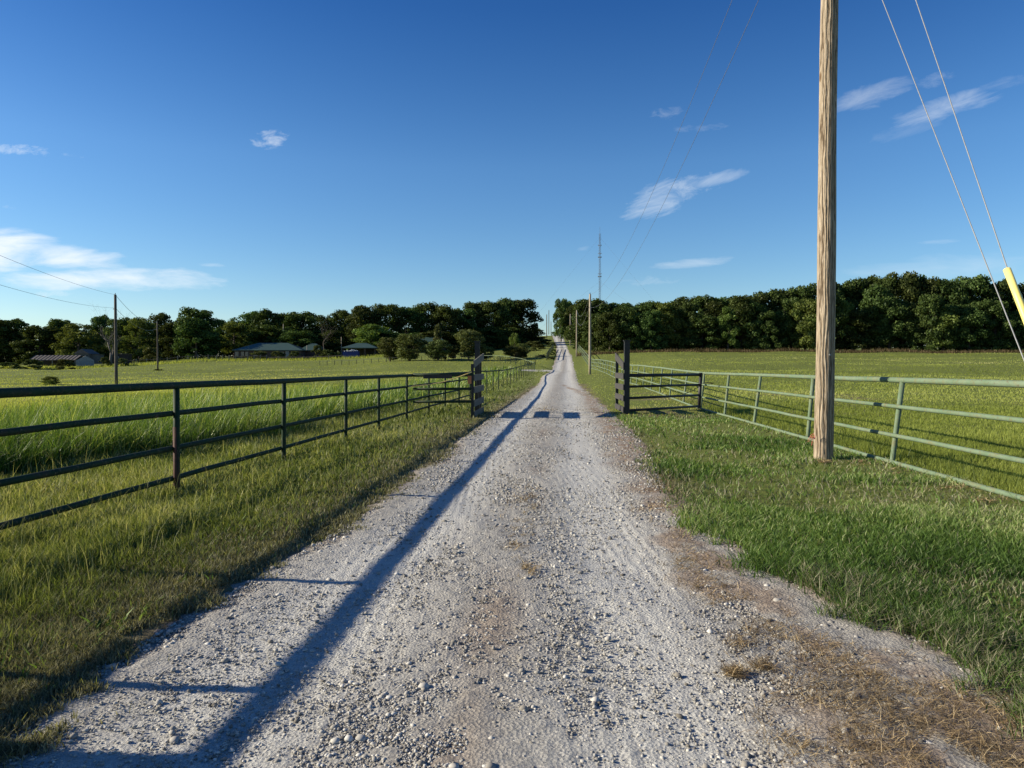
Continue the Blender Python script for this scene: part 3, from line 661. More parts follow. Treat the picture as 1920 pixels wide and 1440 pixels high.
# soil heap at the pole foot
def wire(A, B, sag, r, mat, label, cat='wire', n=28, name='power_line', group=None, parent=None):
    A = mathutils.Vector(A); B = mathutils.Vector(B); pts = []
    for q in range(n + 1):
        f = q / n; p = A.lerp(B, f); p.z -= sag * 4 * f * (1 - f); pts.append(p)
    o_ = MB().tube(pts, r, 6).build(name, mat, parent)
    return tag(o_, label, cat, group) if not parent else o_
wl = ['pole just past the gate', 'pole where the climb starts', 'pole before the wood', 'farthest right pole']
for i_ in range(4):
    (xa, da, _), (xb, db, _) = PP[i_], PP[i_ + 1]
    sg = 2.2 if i_ == 0 else 1.8; r_ = .0065 if i_ == 0 else .016
    src = 'thick near pole' if i_ == 0 else wl[i_ - 1]
    wire((xa, da, PZ[i_]), (xb, db, PZ[i_ + 1]), sg, r_, M_cable, 'upper line from the %s to the %s' % (src, wl[i_]), group='power lines')
    wire((xa - .1, da, PZ[i_] - (1.8 if i_ == 0 else 1.5)), (xb - .1, db, PZ[i_ + 1] - 1.5), sg, r_, M_cable, 'lower line from the %s to the %s' % (src, wl[i_]), group='power lines')
# guy wires
gA = wire((PX0 + .1, PD0 - .1, 9.9), (5.2, 6.2, -.1), 0, .0065, M_wire, 'thin bare guy wire slanting down right of the thick pole', 'guy wire', name='guy_wire')
root = thing('guy_wire', (5.0, 5.8, 0), 'guy wire with a yellow plastic guard, outermost right of the thick pole', 'guy wire')
top_ = mathutils.Vector((PX0 + .1, PD0 - .1, 11.8)); bot = mathutils.Vector((4.95, 5.82, -.1))
wire(top_, bot, 0.0, .0065, M_wire, None, name='strand', parent=root)
dv = (top_ - bot).normalized(); pts = []
for q in range(9):
    f = q / 8; p = bot + dv * (.35 + 2.78 * f); p.y -= .0; p.x += .04 * math.sin(math.pi * f); p.z -= .02; pts.append(p)
# guard ends where the photograph shows it: about 3.3 m up the strand
MB().tube(pts, .036, 14).build('guard', M_yellow, root, True)
# left field poles
HL1 = zat(553, 75); HL2 = zat(604, 139)
x1, x2 = at(218, 75), at(296, 139)
pole(x1, 75, HL1 - g1(x1, 75), .17, .13, M_poledark, 'dark utility pole in the left field, the nearer and taller of two', group='utility poles in the left field')
pole(x2, 139, HL2 - g1(x2, 139), .16, .12, M_poledark, 'dark utility pole in the left field, the farther and shorter of two', group='utility poles in the left field')
x0 = -14.6; pole(x0, -2, 9.5, .17, .13, M_poledark, 'utility pole in the left field level with the camera', group='utility poles in the left field')
wire((x0, -2, 9.5), (x1, 75, HL1), 1.2, .010, M_cable, 'upper wire crossing the left sky to the nearer field pole', group='power lines')
wire((x0, -2, 8.0), (x1, 75, HL1 - 1.4), 1.5, .010, M_cable, 'lower wire crossing the left sky to the nearer field pole', group='power lines')
wire((x1, 75, HL1), (x2, 139, HL2), 1.2, .02, M_cable, 'upper wire between the two field poles on the left', group='power lines')
wire((x1, 75, HL1 - 1.4), (x2, 139, HL2 - 1.2), 1.2, .02, M_cable, 'lower wire between the two field poles on the left', group='power lines')
# poles near the crest, left of the road, and behind the house
for (px, y0, y1, d, lb) in ((1025, 590, 632, 290, 'leftmost of the three thin poles at the crest of the road'), (1029, 582, 626, 345, 'middle of the three thin poles at the crest of the road'), (1033, 603, 626, 420, 'rightmost of the three thin poles at the crest of the road')):
    x = at(px, d); zb = zat(y1, d); pole(x, d, zat(y0, d) - zb, .19, .15, M_poledark, lb, group='thin poles at the crest', z=zb)
x = at(532, 205); pole(x, 205, zat(608, 205) - g1(x, 205), .14, .10, M_polefar, 'slim grey pole rising behind the green roofed house')
x = at(640.5, 205); pole(x, 205, zat(632, 205) - g1(x, 205), .14, .10, M_polefar, 'short grey pole behind the open carport')
wire((at(532, 205), 205, zat(625, 205)), (at(565, 200), 200, zat(652, 200)), 1.0, .03, M_cable, 'service wire dropping from the slim pole to the house roof', group='power lines')

# radio mast
d = 760; x = at(1124, d); zb = 12; zt_ = zat(432, d)
root = thing('radio_mast', (x, d, zb), 'tall thin guyed radio mast rising behind the wood', 'radio mast')
b = MB(); hw = .95; L3 = [(math.cos(a) * hw, math.sin(a) * hw) for a in (R(90), R(210), R(330))]
for (ax, ay) in L3: b.tube([(x + ax, d + ay, zb), (x + ax, d + ay, zt_ - 4)], .15, 5)
k = zb; s_ = 0
while k < zt_ - 7:
    for q in range(3):
        a0 = L3[q]; a1 = L3[(q + 1) % 3]; b.tube([(x + a0[0], d + a0[1], k), (x + a1[0], d + a1[1], k + 2.6)], .04, 4, False)
    k += 2.6
b.build('lattice', M_mast, root)
MB().tube([(x, d, zt_ - 5), (x, d, zt_ + 3)], .12, 5).build('spire', M_mast, root)
for (py, kk) in ((461, 0), (476, 1), (483, 2), (514, 1), (519, 2)):
    z = zat(py, d); b = MB()
    for q in range(6 if kk else 4):
        a = q * 1.05; b.box((x + math.cos(a) * 1.7, d + math.sin(a) * 1.7, z), (.4, .4, 1.3 if kk != 1 else .7), a); b.tube([(x, d, z), (x + math.cos(a) * 1.7, d + math.sin(a) * 1.7, z)], .07, 4)
    b.build('antenna_array', M_mast if kk != 2 else M_grey, root)
b = MB()
for a in (R(200), R(80), R(-30)):
    for hz_ in (zt_ - 8, zt_ - 55): b.tube([(x, d, hz_), (x + math.cos(a) * 110, d + math.sin(a) * 110, 12)], .035, 4)
b.build('guy_cables', M_mast, root)

# ------------------------------------------------------------------ trees
def leaves(P, Nn, size, tint):
    n = len(P); rnd = rs.normal(0, 1, (n, 3)); Nn = Nn + rnd * .65; Nn /= np.linalg.norm(Nn, axis=1)[:, None] + 1e-9
    a = np.cross(Nn, rs.normal(0, 1, (n, 3))); a /= np.linalg.norm(a, axis=1)[:, None] + 1e-9; b = np.cross(Nn, a)
    s1 = (size * rs.uniform(.7, 1.3, n))[:, None]; s2 = s1 * rs.uniform(.5, .8, n)[:, None]
    bend = Nn * s1 * .15
    Q = np.stack([P - a * s1, P - b * s2 + bend, P + a * s1, P + b * s2 + bend], 1).reshape(-1, 3)
    return Q, np.repeat(tint, 4)
def crown_mesh(name, seed, H, Rr, base, nl, nleaf, ls, mat, shape='oak', gap=.0):
    global rs
    keep_rs = rs; rs = np.random.RandomState(seed)
    th = rs.uniform(0, 2 * math.pi, nl); f = rs.uniform(0, 1, nl) ** .8
    zz_ = base + (H - base) * f
    if shape == 'oak': prof = np.sqrt(np.clip(1 - ((f - .42) / .62) ** 2, .03, 1))
    elif shape == 'cone': prof = np.clip(1.05 - f, .08, 1) ** .8 * .95
    elif shape == 'vase': prof = np.clip(.55 + f * .8, 0, 1) * np.sqrt(np.clip(1 - ((f - .5) / .6) ** 2, .05, 1))
    else: prof = np.sqrt(np.clip(1 - ((f - .25) / .80) ** 2, .05, 1))      # wall: full to the ground
    r = Rr * prof * np.sqrt(rs.uniform(.12, 1, nl)) * .86
    C = np.stack([np.cos(th) * r, np.sin(th) * r, zz_], -1); lr = Rr * rs.uniform(.11, .30, nl) * (1.0 if shape != 'cone' else .75)
    lt = rs.uniform(-.22, .22, nl)
    pk = rs.choice(nl, nleaf, p=lr ** 2 / (lr ** 2).sum()); dr = rs.normal(0, 1, (nleaf, 3)); dr /= np.linalg.norm(dr, axis=1)[:, None]
    rad = lr[pk] * (rs.uniform(.35, 1.12, nleaf) ** .6); P = C[pk] + dr * rad[:, None] * np.array([1, 1, .78])
    k = P[:, 2] > max(base * .6, .05); P, dr, pk = P[k], dr[k], pk[k]
    tn = np.clip(.5 + lt[pk] + rs.normal(0, .2, len(P)), 0, 1)
    Q, T = leaves(P, dr, np.full(len(P), ls), tn); n = len(P)
    me = mesh_raw(name, Q, np.arange(n * 4), np.full(n, 4), {'tint': T}); me.materials.append(mat)
    rs = keep_rs; return me
def trunk_mesh(name, seed, H, r, mat, stems=1, spread=.5, limbs=7, z0=.25):
    rr = random.Random(seed); b = MB()
    for s in range(stems):
        a = rr.uniform(0, 6.28); sp = spread * (0 if stems == 1 else 1); top = mathutils.Vector((math.cos(a) * sp * H * .4, math.sin(a) * sp * H * .4, H * .85))
        P = [mathutils.Vector((math.cos(a) * .15 * (stems > 1), math.sin(a) * .15 * (stems > 1), -.3))]
        for k in range(1, 7):
            f = k / 6; P.append(top * f ** 1.05 + mathutils.Vector((rr.uniform(-.12, .12), rr.uniform(-.12, .12), 0)) * H * .12 * f)
        b.tube(P, [r * (1 - .85 * k / 6) + .01 for k in range(7)], 7)
        for q in range(limbs):
            k = rr.uniform(z0, .85) * 6; i_ = int(k); p = P[i_].lerp(P[min(i_ + 1, 6)], k - i_); aa = rr.uniform(0, 6.28); ln = H * rr.uniform(.18, .38)
            p1 = p + mathutils.Vector((math.cos(aa), math.sin(aa), .6)) * ln * .5; p2 = p1 + mathutils.Vector((math.cos(aa + .4), math.sin(aa + .4), .9)) * ln * .5
            b.tube([p, p1, p2], [r * .38, r * .22, r * .06], 5)
    me = bpy.data.meshes.new(name); me.from_pydata([tuple(v) for v in b.V], [], b.F); me.materials.append(mat); me.update(); return me
# crown variants are modelled for a tree 10 m tall and 5 m in radius
VAR = {
    'oak': [crown_mesh('crown', 100 + k, 10, 4.6, 1.2, 85, 9500, .20, M_leaf, 'oak') for k in range(5)],
    'wall': [crown_mesh('crown', 200 + k, 10, 4.4, .2, 95, 10500, .19, M_leaf, 'wall') for k in range(6)],
    'light': [crown_mesh('crown', 300 + k, 10, 4.4, .5, 70, 8000, .19, M_leaf2, 'wall') for k in range(3)],
    'orch': [crown_mesh('crown', 400 + k, 10, 5.8, 1.1, 80, 7000, .26, M_leaf3, 'vase') for k in range(4)],
    'cone': [crown_mesh('crown', 450, 10, 3.6, .4, 70, 6000, .22, M_leaf3, 'cone')],
    'shrub': [crown_mesh('foliage', 500 + k, 10, 6.5, .0, 34, 4200, .42, M_leaf3, 'wall') for k in range(3)],
}
TR = [trunk_mesh('trunk', 600 + k, 9, .30, M_bark) for k in range(3)]
TRM = [trunk_mesh('trunk', 650 + k, 8, .20, M_bark, stems=4, spread=.55, limbs=4) for k in range(3)]
def tree(px, topy, rpx, d, kind, label, name='broadleaf_tree', cat='tree', group=None, basez=None, x=None):
    x = at(px, d) if x is None else x; z = g1(x, d) if basez is None else basez; H = zat(topy, d) - z; rad = rpx / F * d
    root = thing(name, (x, d, z), label, cat, group); root.rotation_euler = (0, 0, random.uniform(0, 6.28))
    bx_ = {'oak': 4.5, 'wall': 4.3, 'light': 4.4, 'orch': 4.9, 'cone': 3.4, 'shrub': 7.0}[kind]
    root.scale = (rad / bx_, rad / bx_, H / 10.4)
    link('crown', random.choice(VAR[kind]), root)
    if kind != 'shrub': link('trunk', random.choice(TRM if kind == 'orch' else TR), root)
    return root
GL = 'trees of the wood behind the left field'
LT = [(-60, 600, 55, 214, 'wall', 0), (-15, 600, 45, 206, 'wall', 'dark tree cut off by the left edge of the photo'), (27, 599, 34, 208, 'oak', 'rounded tree standing above the left end of the tin roofed shed'), (75, 611, 42, 204, 'wall', 'low broad dark tree right behind the tin roofed shed'),
      (112, 600, 30, 214, 'oak', 'feathery tree rising between the shed and the nearer field pole'), (148, 607, 40, 200, 'light', 'yellow green bushy tree left of the nearer field pole'), (192, 592, 24, 216, 'oak', 'tall ragged tree with bare twigs just left of the nearer field pole'),
      (232, 597, 34, 210, 'wall', 'tree standing just right of the nearer field pole'), (262, 597, 34, 205, 'light', 'green tree left of the farther field pole'), (298, 590, 32, 222, 'oak', 'dark flat topped oak behind the farther field pole'), (322, 606, 34, 202, 'wall', 'low rounded tree just right of the farther field pole'),
      (368, 579, 42, 200, 'oak', 'large dense dark oak standing highest between the field poles and the house'), (368, 600, 38, 196, 'wall', 0), (412, 600, 22, 222, 'oak', 'small open crowned tree in the gap right of the large dense oak'), (440, 606, 34, 208, 'light', 'olive tree at the left end of the house roof'),
      (470, 587, 38, 220, 'oak', 'tall oak over the left half of the house'), (505, 584, 36, 216, 'oak', 'tall oak over the middle of the house, left of the slim pole'), (500, 612, 40, 206, 'wall', 0), (538, 590, 34, 222, 'oak', 'dark oak directly behind the slim pole'),
      (568, 585, 42, 214, 'wall', 'broad mid green tree over the right end of the house'), (606, 594, 28, 224, 'oak', 'narrow dark tree between the house and the carport'), (560, 620, 45, 205, 'wall', 0), (640, 583, 28, 216, 'oak', 'reddish dark tree left of the carport roof'), (625, 620, 36, 210, 'wall', 0),
      (686, 574, 40, 212, 'wall', 'big yellow green tree rising over the carport'), (724, 572, 38, 216, 'oak', 'tall dark tree just right of the carport'), (700, 610, 45, 204, 'light', 0), (762, 578, 40, 222, 'oak', 'dark oak behind the first pair of orchard trees'), (800, 570, 42, 226, 'oak', 'tall dark oak behind the conical tree'),
      (835, 575, 36, 220, 'wall', 'dark oak right of the conical tree'), (868, 580, 34, 226, 'oak', 'shaded oak left of the left gate post'), (760, 625, 50, 208, 'wall', 0), (820, 622, 50, 210, 'wall', 0), (870, 625, 40, 212, 'wall', 0),
      (892, 568, 34, 232, 'oak', 'pale leaved tall tree above the left gate post'), (925, 567, 36, 230, 'oak', 'grey green tall tree right of the left gate post'), (915, 615, 40, 224, 'wall', 0), (952, 562, 30, 250, 'oak', 'tall knobbly oak left of the one overhanging the road'),
      (980, 563, 36, 252, 'oak', 'large dark oak overhanging the left side of the climbing road'), (955, 610, 36, 246, 'wall', 0), (1000, 615, 20, 330, 'wall', 'small far tree right under the oak that overhangs the road')]
for (px, ty, rp, d, kd, lb) in LT:
    where = 'behind the shed' if px < 150 else ('around the large dense oak' if px < 400 else ('behind the green roofed house' if px < 590 else ('behind the carport' if px < 740 else ('behind the orchard trees' if px < 880 else 'left of the climbing road'))))
    tree(px, ty, rp * 1.12, d, kd, lb or 'dark leafy undergrowth tree ' + where + ', below the taller crowns', group=GL)
GRt = 'trees of the wood behind the right pasture'
sky_x = [1075, 1100, 1120, 1150, 1190, 1250, 1300, 1350, 1400, 1450, 1480, 1520, 1560, 1600, 1650, 1690, 1720, 1760, 1800, 1850, 1920, 2100, 2500]
sky_y = [575, 565, 560, 563, 567, 562, 560, 556, 550, 541, 538, 543, 532, 527, 516, 515, 521, 525, 522, 527, 530, 528, 525]
def zone(px): return 'above the gate wing' if px < 1320 else ('between gate wing and thick pole' if px < 1530 else ('just right of the thick pole' if px < 1650 else ('left of the yellow guard' if px < 1880 else 'beyond the yellow guard')))
px = 1110.0; k = 0
spec = {1120: 'rounded oak at the left end of the right wood, under the radio mast', 1480: 'high oak left of the thick pole in the right wood', 1560: 'oak crown right behind the thick pole', 1650: 'one of the tallest oaks of the right wood, right of the thick pole'}
while px < 2350:
    d = np.interp(px, [1100, 1300, 1700, 2000, 2400], [170, 166, 160, 152, 148]) + rs.uniform(-3, 3)
    tree(px, np.interp(px, sky_x, sky_y) + rs.uniform(-4, 8), rs.uniform(36, 54), d + 9, 'oak' if rs.rand() < .45 else 'wall', 'tall dark oak, back row of the right wood, ' + zone(px), group=GRt)
    px += rs.uniform(24, 32)
px = 1118.0
while px < 2350:
    d = np.interp(px, [1100, 1300, 1700, 2000, 2400], [160, 157, 152, 145, 142]) + rs.uniform(-2, 2)
    ty = np.interp(px, sky_x, sky_y); ty = ty + (655 - ty) * rs.uniform(.05, .45)
    kd = 'light' if rs.rand() < .2 else 'wall'
    tree(px, ty, rs.uniform(28, 44), d, kd, ('olive green bushy tree' if kd == 'light' else 'dark dense tree') + ', front row of the right wood, ' + zone(px), group=GRt)
    px += rs.uniform(19, 27)
px = -120.0
while px < 990:
    d = 232 + rs.uniform(-4, 8) + max(0, px - 850) * .12
    near_ = 'dumpster' if 600 < px < 720 else ('orchard trees' if px > 720 else ('green roofed house' if px > 420 else ('field poles' if px > 180 else 'tin roofed shed')))
    tree(px, 622 + rs.uniform(-8, 8), rs.uniform(26, 34), d, 'wall', 'low dark tree in the shaded understorey far behind the ' + near_, group=GL); px += 27
# trees beside the climbing road, right
RT = [(1052, 562, 20, 262, 'oak', 'lone leaning oak right of the road at the crest'), (1063, 566, 22, 270, 'oak', 'oak filling the gap behind the lone leaning oak'), (1078, 573, 24, 256, 'oak', 'oak right of the farthest poles, with a low dark crown'), (1096, 566, 26, 236, 'oak', 'oak directly left of the pole just past the gate'),
      (1092, 600, 17, 205, 'light', 'bright yellow green bush tree left of the pole just past the gate'), (1112, 600, 24, 190, 'wall', 'dark bush tree at the corner of the right pasture'), (1080, 608, 10, 232, 'light', 'slim light green tree behind the pole where the climb starts'), (1130, 585, 30, 196, 'wall', 'dark tree standing under the base of the radio mast')]
for (px, ty, rp, d, kd, lb) in RT: tree(px, ty, rp, d, kd, lb)
# small distant trees beyond the crest
for (px, lb) in ((1036, 'left of three tiny far treetops seen over the crest'), (1043, 'middle of three tiny far treetops seen over the crest'), (1051, 'right of three tiny far treetops seen over the crest')):
    tree(px, 622.5, 4, 600, 'shrub', lb, name='far_tree', basez=zat(630, 600))
# orchard
OT = [(732, 636, 24, 150, 'orch', 'small open orchard tree with a forked trunk by the carport'), (768, 629, 34, 146, 'orch', 'broad rounded orchard tree, widest of the row'), (822, 606, 17, 150, 'cone', 'tall narrow conical tree rising out of the orchard row'), (822, 640, 27, 144, 'orch', 'rounded orchard tree at the foot of the conical tree'),
      (850, 648, 14, 150, 'orch', 'smallest orchard tree, between two larger ones'), (878, 621, 30, 146, 'orch', 'dense orchard tree just left of the left gate post'), (911, 648, 17, 146, 'orch', 'dark little orchard tree just right of the left gate post'), (965, 625, 14, 152, 'light', 'slim pale tree near the side drive'), (966, 650, 22, 148, 'orch', 'low bushy tree at the foot of the slim pale tree'), (981, 646, 13, 150, 'orch', 'dark round bush tree nearest the road in the orchard row')]
for (px, ty, rp, d, kd, lb) in OT: tree(px, ty, rp, d, kd, lb, name='orchard_tree', group='orchard trees in front of the left wood')
# shrubs
SH = [(485, 660, 22, 186, 'clipped shrub under the house windows, leftmost'), (520, 661, 20, 186, 'clipped shrub in the middle of the house front'), (553, 661, 16, 186, 'clipped shrub at the right end of the house front'), (596, 650, 16, 186, 'tall shrub between the house and the dumpster'), (615, 658, 18, 184, 'low round shrub left of the blue dumpster'), (633, 662, 12, 184, 'smallest shrub touching the dumpster'),
      (120, 676, 26, 160, 'reddish weedy bush in front of the tin roofed shed'), (60, 676, 28, 160, 'tall weeds left of the tin roofed shed'), (15, 682, 30, 160, 'weedy bush at the left end of the field edge'), (197, 672, 14, 165, 'weedy bush at the foot of the bleached tree'), (228, 674, 14, 165, 'weedy bush right of the nearer field pole'),
      (285, 654, 24, 190, 'rounded bush left of the farther field pole'), (94, 708, 20, 78, 'low weed clump alone in the left field'), (297, 694, 12, 137, 'small weed clump at the foot of the farther field pole'), (93, 716, 14, 72, 'smaller weed clump beside the lone clump in the left field')]
for (px, ty, rp, d, lb) in SH: tree(px, ty - 2, rp * .9, d, 'light' if d < 100 else 'shrub', lb, name='shrub', cat='shrub')
# roadside brush up the left bank
k = 0
for (px, ty, rp, d, lb) in ((1000, 640, 22, 215, 'brush on the left bank above the lawn'), (1020, 636, 20, 235, 'brush high on the left bank near the crest pole'), (1035, 642, 12, 205, 'brush pressing against the left edge of the climbing road'), (1012, 646, 20, 200, 'sunlit brush low on the left bank'), (985, 640, 22, 220, 'brush at the left end of the bank'),
        (1037, 655, 8, 172, 'leafy growth on the upper end of the roadside fence'), (1036, 661, 9, 158, 'leafy growth on the middle of the roadside fence'), (1033, 669, 9, 142, 'leafy growth on the lower end of the roadside fence'), (1008, 632, 26, 255, 'dark brush under the overhanging oak'), (1005, 652, 14, 190, 'low bush at the top of the lawn'),
        (1088, 645, 10, 215, 'bush at the foot of the far poles right of the road'), (1078, 640, 8, 240, 'bush below the oak right of the road crest'), (1100, 648, 12, 190, 'bush in the corner between road and right pasture')):
    tree(px, ty, rp, d, 'shrub', lb, name='shrub', cat='shrub')
# weeds along the foot of the right wood
pts = []
x, d = samp(60000, 132, 156, 1.01, 1080, 2500); dl = np.interp(960 + F * x / d, [1100, 1300, 1700, 2000, 2400], [153, 150, 144, 138, 136]); k = np.abs(d - dl) < 3.2; x, d = x[k], d[k]
blades('edge_weeds', x, d, rs.uniform(.2, .9, len(x)) * (.5 + fbm(x * .3, d * .1, 71, 3)), rs.uniform(.08, .16, len(x)), rs.uniform(.1, .7, len(x)), rs.beta(1.6, 2, len(x)), M_weed, 'reddish brown weeds along the foot of the wood behind the right pasture', seg=False, cat='weeds')
x, d = samp(45000, 150, 200, 1.01, -300, 720); dl = np.interp(960 + F * x / d, [0, 200, 400, 720], [163, 165, 178, 182]); k = np.abs(d - dl) < 4; x, d = x[k], d[k]
blades('edge_weeds', x, d, rs.uniform(.2, .9, len(x)), rs.uniform(.08, .16, len(x)), rs.uniform(.1, .7, len(x)), rs.uniform(0, .6, len(x)), M_field, 'rough green growth along the far edge of the left field', seg=False, cat='weeds')
# dead trees
def dead_tree(px, basey, topy, d, label, mat, seed, sc=1):
    rr = random.Random(seed); x = at(px, d); z = g1(x, d); H = zat(topy, d) - z; root = thing('dead_tree', (x, d, z), label, 'tree'); b = MB(); c = MB()
    def grow(p, dr, ln, r, lv, bb):
        q = p + dr * ln * .5 + mathutils.Vector((rr.uniform(-.1, .1), 0, rr.uniform(-.05, .1))) * ln; e_ = q + (dr + mathutils.Vector((rr.uniform(-.3, .3), rr.uniform(-.2, .2), rr.uniform(-.1, .2)))).normalized() * ln * .5
        bb.tube([p, q, e_], [r, r * .75, r * .5], 6)
        if lv > 0:
            for _ in range(3): grow(e_ if rr.random() < .6 else q, (dr + mathutils.Vector((rr.uniform(-1, 1), rr.uniform(-.6, .6), rr.uniform(-.3, .8)))).normalized(), ln * rr.uniform(.6, .85), r * .5, lv - 1, c)
    grow(mathutils.Vector((x, d, z - .2)), mathutils.Vector((.1, 0, 1)), H * .42, .30 * sc, 4, b)
    b.build('trunk', mat, root, True); c.build('branches', mat, root, True)
dead_tree(208, 676, 628, 178, 'bleached bare tree with forked white limbs beside the nearer field pole', M_deadbark, 3, 1.3)
dead_tree(608, 668, 605, 192, 'grey leafless tree between the house and the carport', M_bark, 8, .6)
dead_tree(194, 640, 583, 214, 'bare twiggy treetop above the wood left of the nearer field pole', M_post, 12, .5)

# ------------------------------------------------------------------ buildings
def hip_roof(cx, cy, z, W, Dp, H, ridge, over=.5):
    w, h = W / 2 + over, Dp / 2 + over; r = ridge / 2; rx0, rx1 = cx - r, cx + r
    V = [(cx - w, cy - h, z), (cx + w, cy - h, z), (cx + w, cy + h, z), (cx - w, cy + h, z), (rx0, cy, z + H), (rx1, cy, z + H), (cx - w, cy - h, z - .15), (cx + w, cy - h, z - .15), (cx + w, cy + h, z - .15), (cx - w, cy + h, z - .15)]
    return MB().add(V, [(0, 1, 5, 4), (1, 2, 5), (2, 3, 4, 5), (3, 0, 4), (6, 7, 1, 0), (7, 8, 2, 1), (8, 9, 3, 2), (9, 6, 0, 3), (9, 8, 7, 6)])
def window(root, x, y, z, w, h):
    f = MB().box((x, y, z), (w + .16, .06, h + .16)).build('window', M_white, root); MB().box((x - w * .26, y - .04, z), (w / 2 - .06, .04, h)).box((x + w * .26, y - .04, z), (w / 2 - .06, .04, h)).build('pane', M_glass, f)
    return f
d = 192; z0 = zat(671, d) - .1
xa, xb = at(441, d), at(566, d); cx = (xa + xb) / 2
root = thing('ranch_house', (cx, d, z0), 'low brick house with a long green hipped metal roof across the left field', 'house')
MB().box((cx, d + 4, z0 + 1.0), (xb - xa, 9, 2.5)).build('wall', M_brick, root)
rf = hip_roof(cx, d + 4, zat(656.5, d), xb - xa, 9, 2.1, (xb - xa) * .45).build('roof', M_roofg, root)
b = MB().box((cx + 2, d + 4.4, zat(643, d)), (.5, .5, .8)).build('chimney', M_brick, rf)
for px in (446, 458, 463, 481, 521, 530, 552): window(root, at(px, d), d - .53, zat(664, d), 1.0 if px not in (446,) else .7, 1.1)
MB().box((at(540, d), d - .53, z0 + .95), (.95, .06, 2.0)).build('door', M_white, root)
x = at(575, d); rf2 = hip_roof(x, d + 7, zat(656, d), 5.5, 7, 2.0, 1.5).build('wing_roof', M_roofg, root)
MB().box((x, d + 7, z0 + 1.0), (5.0, 7, 2.4)).build('wing_wall', M_brick, root)
MB().tube([(at(572, d), d + 2, zat(656, d)), (at(572, d), d + 2, zat(647, d))], .1, 6).build('vent_pipe', M_white, root)
d = 188; z0 = zat(669, d) - .1; xa, xb = at(643, d), at(705, d); cx = (xa + xb) / 2
root = thing('carport', (cx, d, z0), 'open carport with a green hipped roof on brown posts behind the blue dumpster', 'carport')
hip_roof(cx, d + 3, zat(652, d), xb - xa, 6, 1.35, 2.6, .4).build('roof', M_roofg, root)
MB().box((cx, d + 5.9, z0 + 1.2), (xb - xa, .15, 2.5)).build('back_wall', M_dark, root)
for px in (643, 684, 703): MB().box((at(px, d), d + .2, z0 + 1.2), (.42 if px == 684 else .25, .25, 2.5)).build('post', M_brick, root)
d = 184; x = at(658.5, d); z0 = zat(671, d) - .1
root = thing('dumpster', (x, d, z0), 'blue dumpster heaped with white rubbish in front of the carport', 'dumpster')
b = MB(); w, h, dp = 3.9, 1.75, 1.9
b.box((x, d - dp / 2, z0 + h / 2), (w, .08, h)).box((x, d + dp / 2, z0 + h / 2), (w, .08, h)).box((x - w / 2, d, z0 + h / 2), (.08, dp, h)).box((x + w / 2, d, z0 + h / 2), (.08, dp, h)).box((x, d, z0 + .1), (w, dp, .1))
b.build('bin', M_blue, root); b = MB()
for q in range(6): b.box((x - w / 2 + .3 + q * .66, d - dp / 2 - .07, z0 + h / 2), (.1, .08, h * .92))
b.box((x, d - dp / 2 - .06, z0 + h - .06), (w + .1, .1, .12)); b.build('rib', M_blue, root)
for q in range(9):
    me = crown_mesh('rubbish_bag', 900 + q, .5, .35, 0, 6, 160, .12, M_trash, 'wall'); o_ = bpy.data.objects.new('rubbish_bag', me); COL.objects.link(o_); xx = x - 1.5 + q * .36 + rs.uniform(-.1, .1); o_.location = (xx, d - .5 + rs.uniform(0, .8), z0 + 1.45 + rs.uniform(0, .25))
    tag(o_, 'white rubbish bag heaped in the blue dumpster', 'rubbish bag', 'rubbish bags in the dumpster')
d = 204; x = at(797, d); z0 = g1(x, d)
root = thing('outbuilding', (x, d, z0), 'dark outbuilding with a green roof half hidden behind the orchard trees', 'outbuilding')
MB().box((x, d, z0 + 1.1), (12, 6, 2.8)).build('wall', M_dark, root); hip_roof(x, d, z0 + 2.5, 12, 6, 1.9, 9).build('roof', M_roofg, root)
# open shed, left
d = 172; xa, xb = at(66, d), at(152, d); zb = zat(684, d) - .3; ze = zat(675, d); zr = zat(666, d)
root = thing('open_shed', ((xa + xb) / 2, d, zb), 'long open fronted shed with a rusted tin roof and pale gable end', 'shed')
MB().add([(xa, d - 2.2, ze), (xb, d - 2.2, ze), (xb, d + .4, zr), (xa, d + .4, zr), (xa, d + 3, ze), (xb, d + 3, ze), (xa, d - 2.2, ze - .1), (xb, d - 2.2, ze - .1), (xb, d + .4, zr - .1), (xa, d + .4, zr - .1), (xa, d + 3, ze - .1), (xb, d + 3, ze - .1)],
         [(0, 1, 2, 3), (3, 2, 5, 4), (7, 6, 9, 8), (8, 9, 10, 11), (0, 6, 7, 1), (4, 5, 11, 10), (1, 7, 8, 2), (2, 8, 11, 5), (0, 3, 9, 6), (3, 4, 10, 9)]).build('roof', M_roofr, root)
b = MB()
for q in range(13): f = q / 12; xx = xa + (xb - xa) * f; b.tube([(xx, d - 2.22, ze + .03), (xx, d + .38, zr + .04)], .05, 4)
b.build('roof_seam', M_grey, root)
xg = xb + .03
MB().add([(xg, d - 2, zb), (xg + 1.9, d + 2.2, zb), (xg + 1.9, d + 2.2, ze), (xg + .95, d + .3, zr - .12), (xg, d - 2, ze - .12), (xg - .1, d - 1.9, zb), (xg + 1.8, d + 2.3, zb), (xg + 1.8, d + 2.3, ze), (xg + .85, d + .4, zr - .12), (xg - .1, d - 1.9, ze - .12)],
         [(0, 1, 2, 3, 4), (9, 8, 7, 6, 5), (0, 5, 6, 1), (1, 6, 7, 2), (2, 7, 8, 3), (3, 8, 9, 4), (4, 9, 5, 0)]).build('gable_wall', M_white, root)
MB().box(((xa + xb) / 2, d + 2.6, (zb + ze) / 2), (xb - xa, .1, ze - zb)).build('back_wall', M_dark, root)
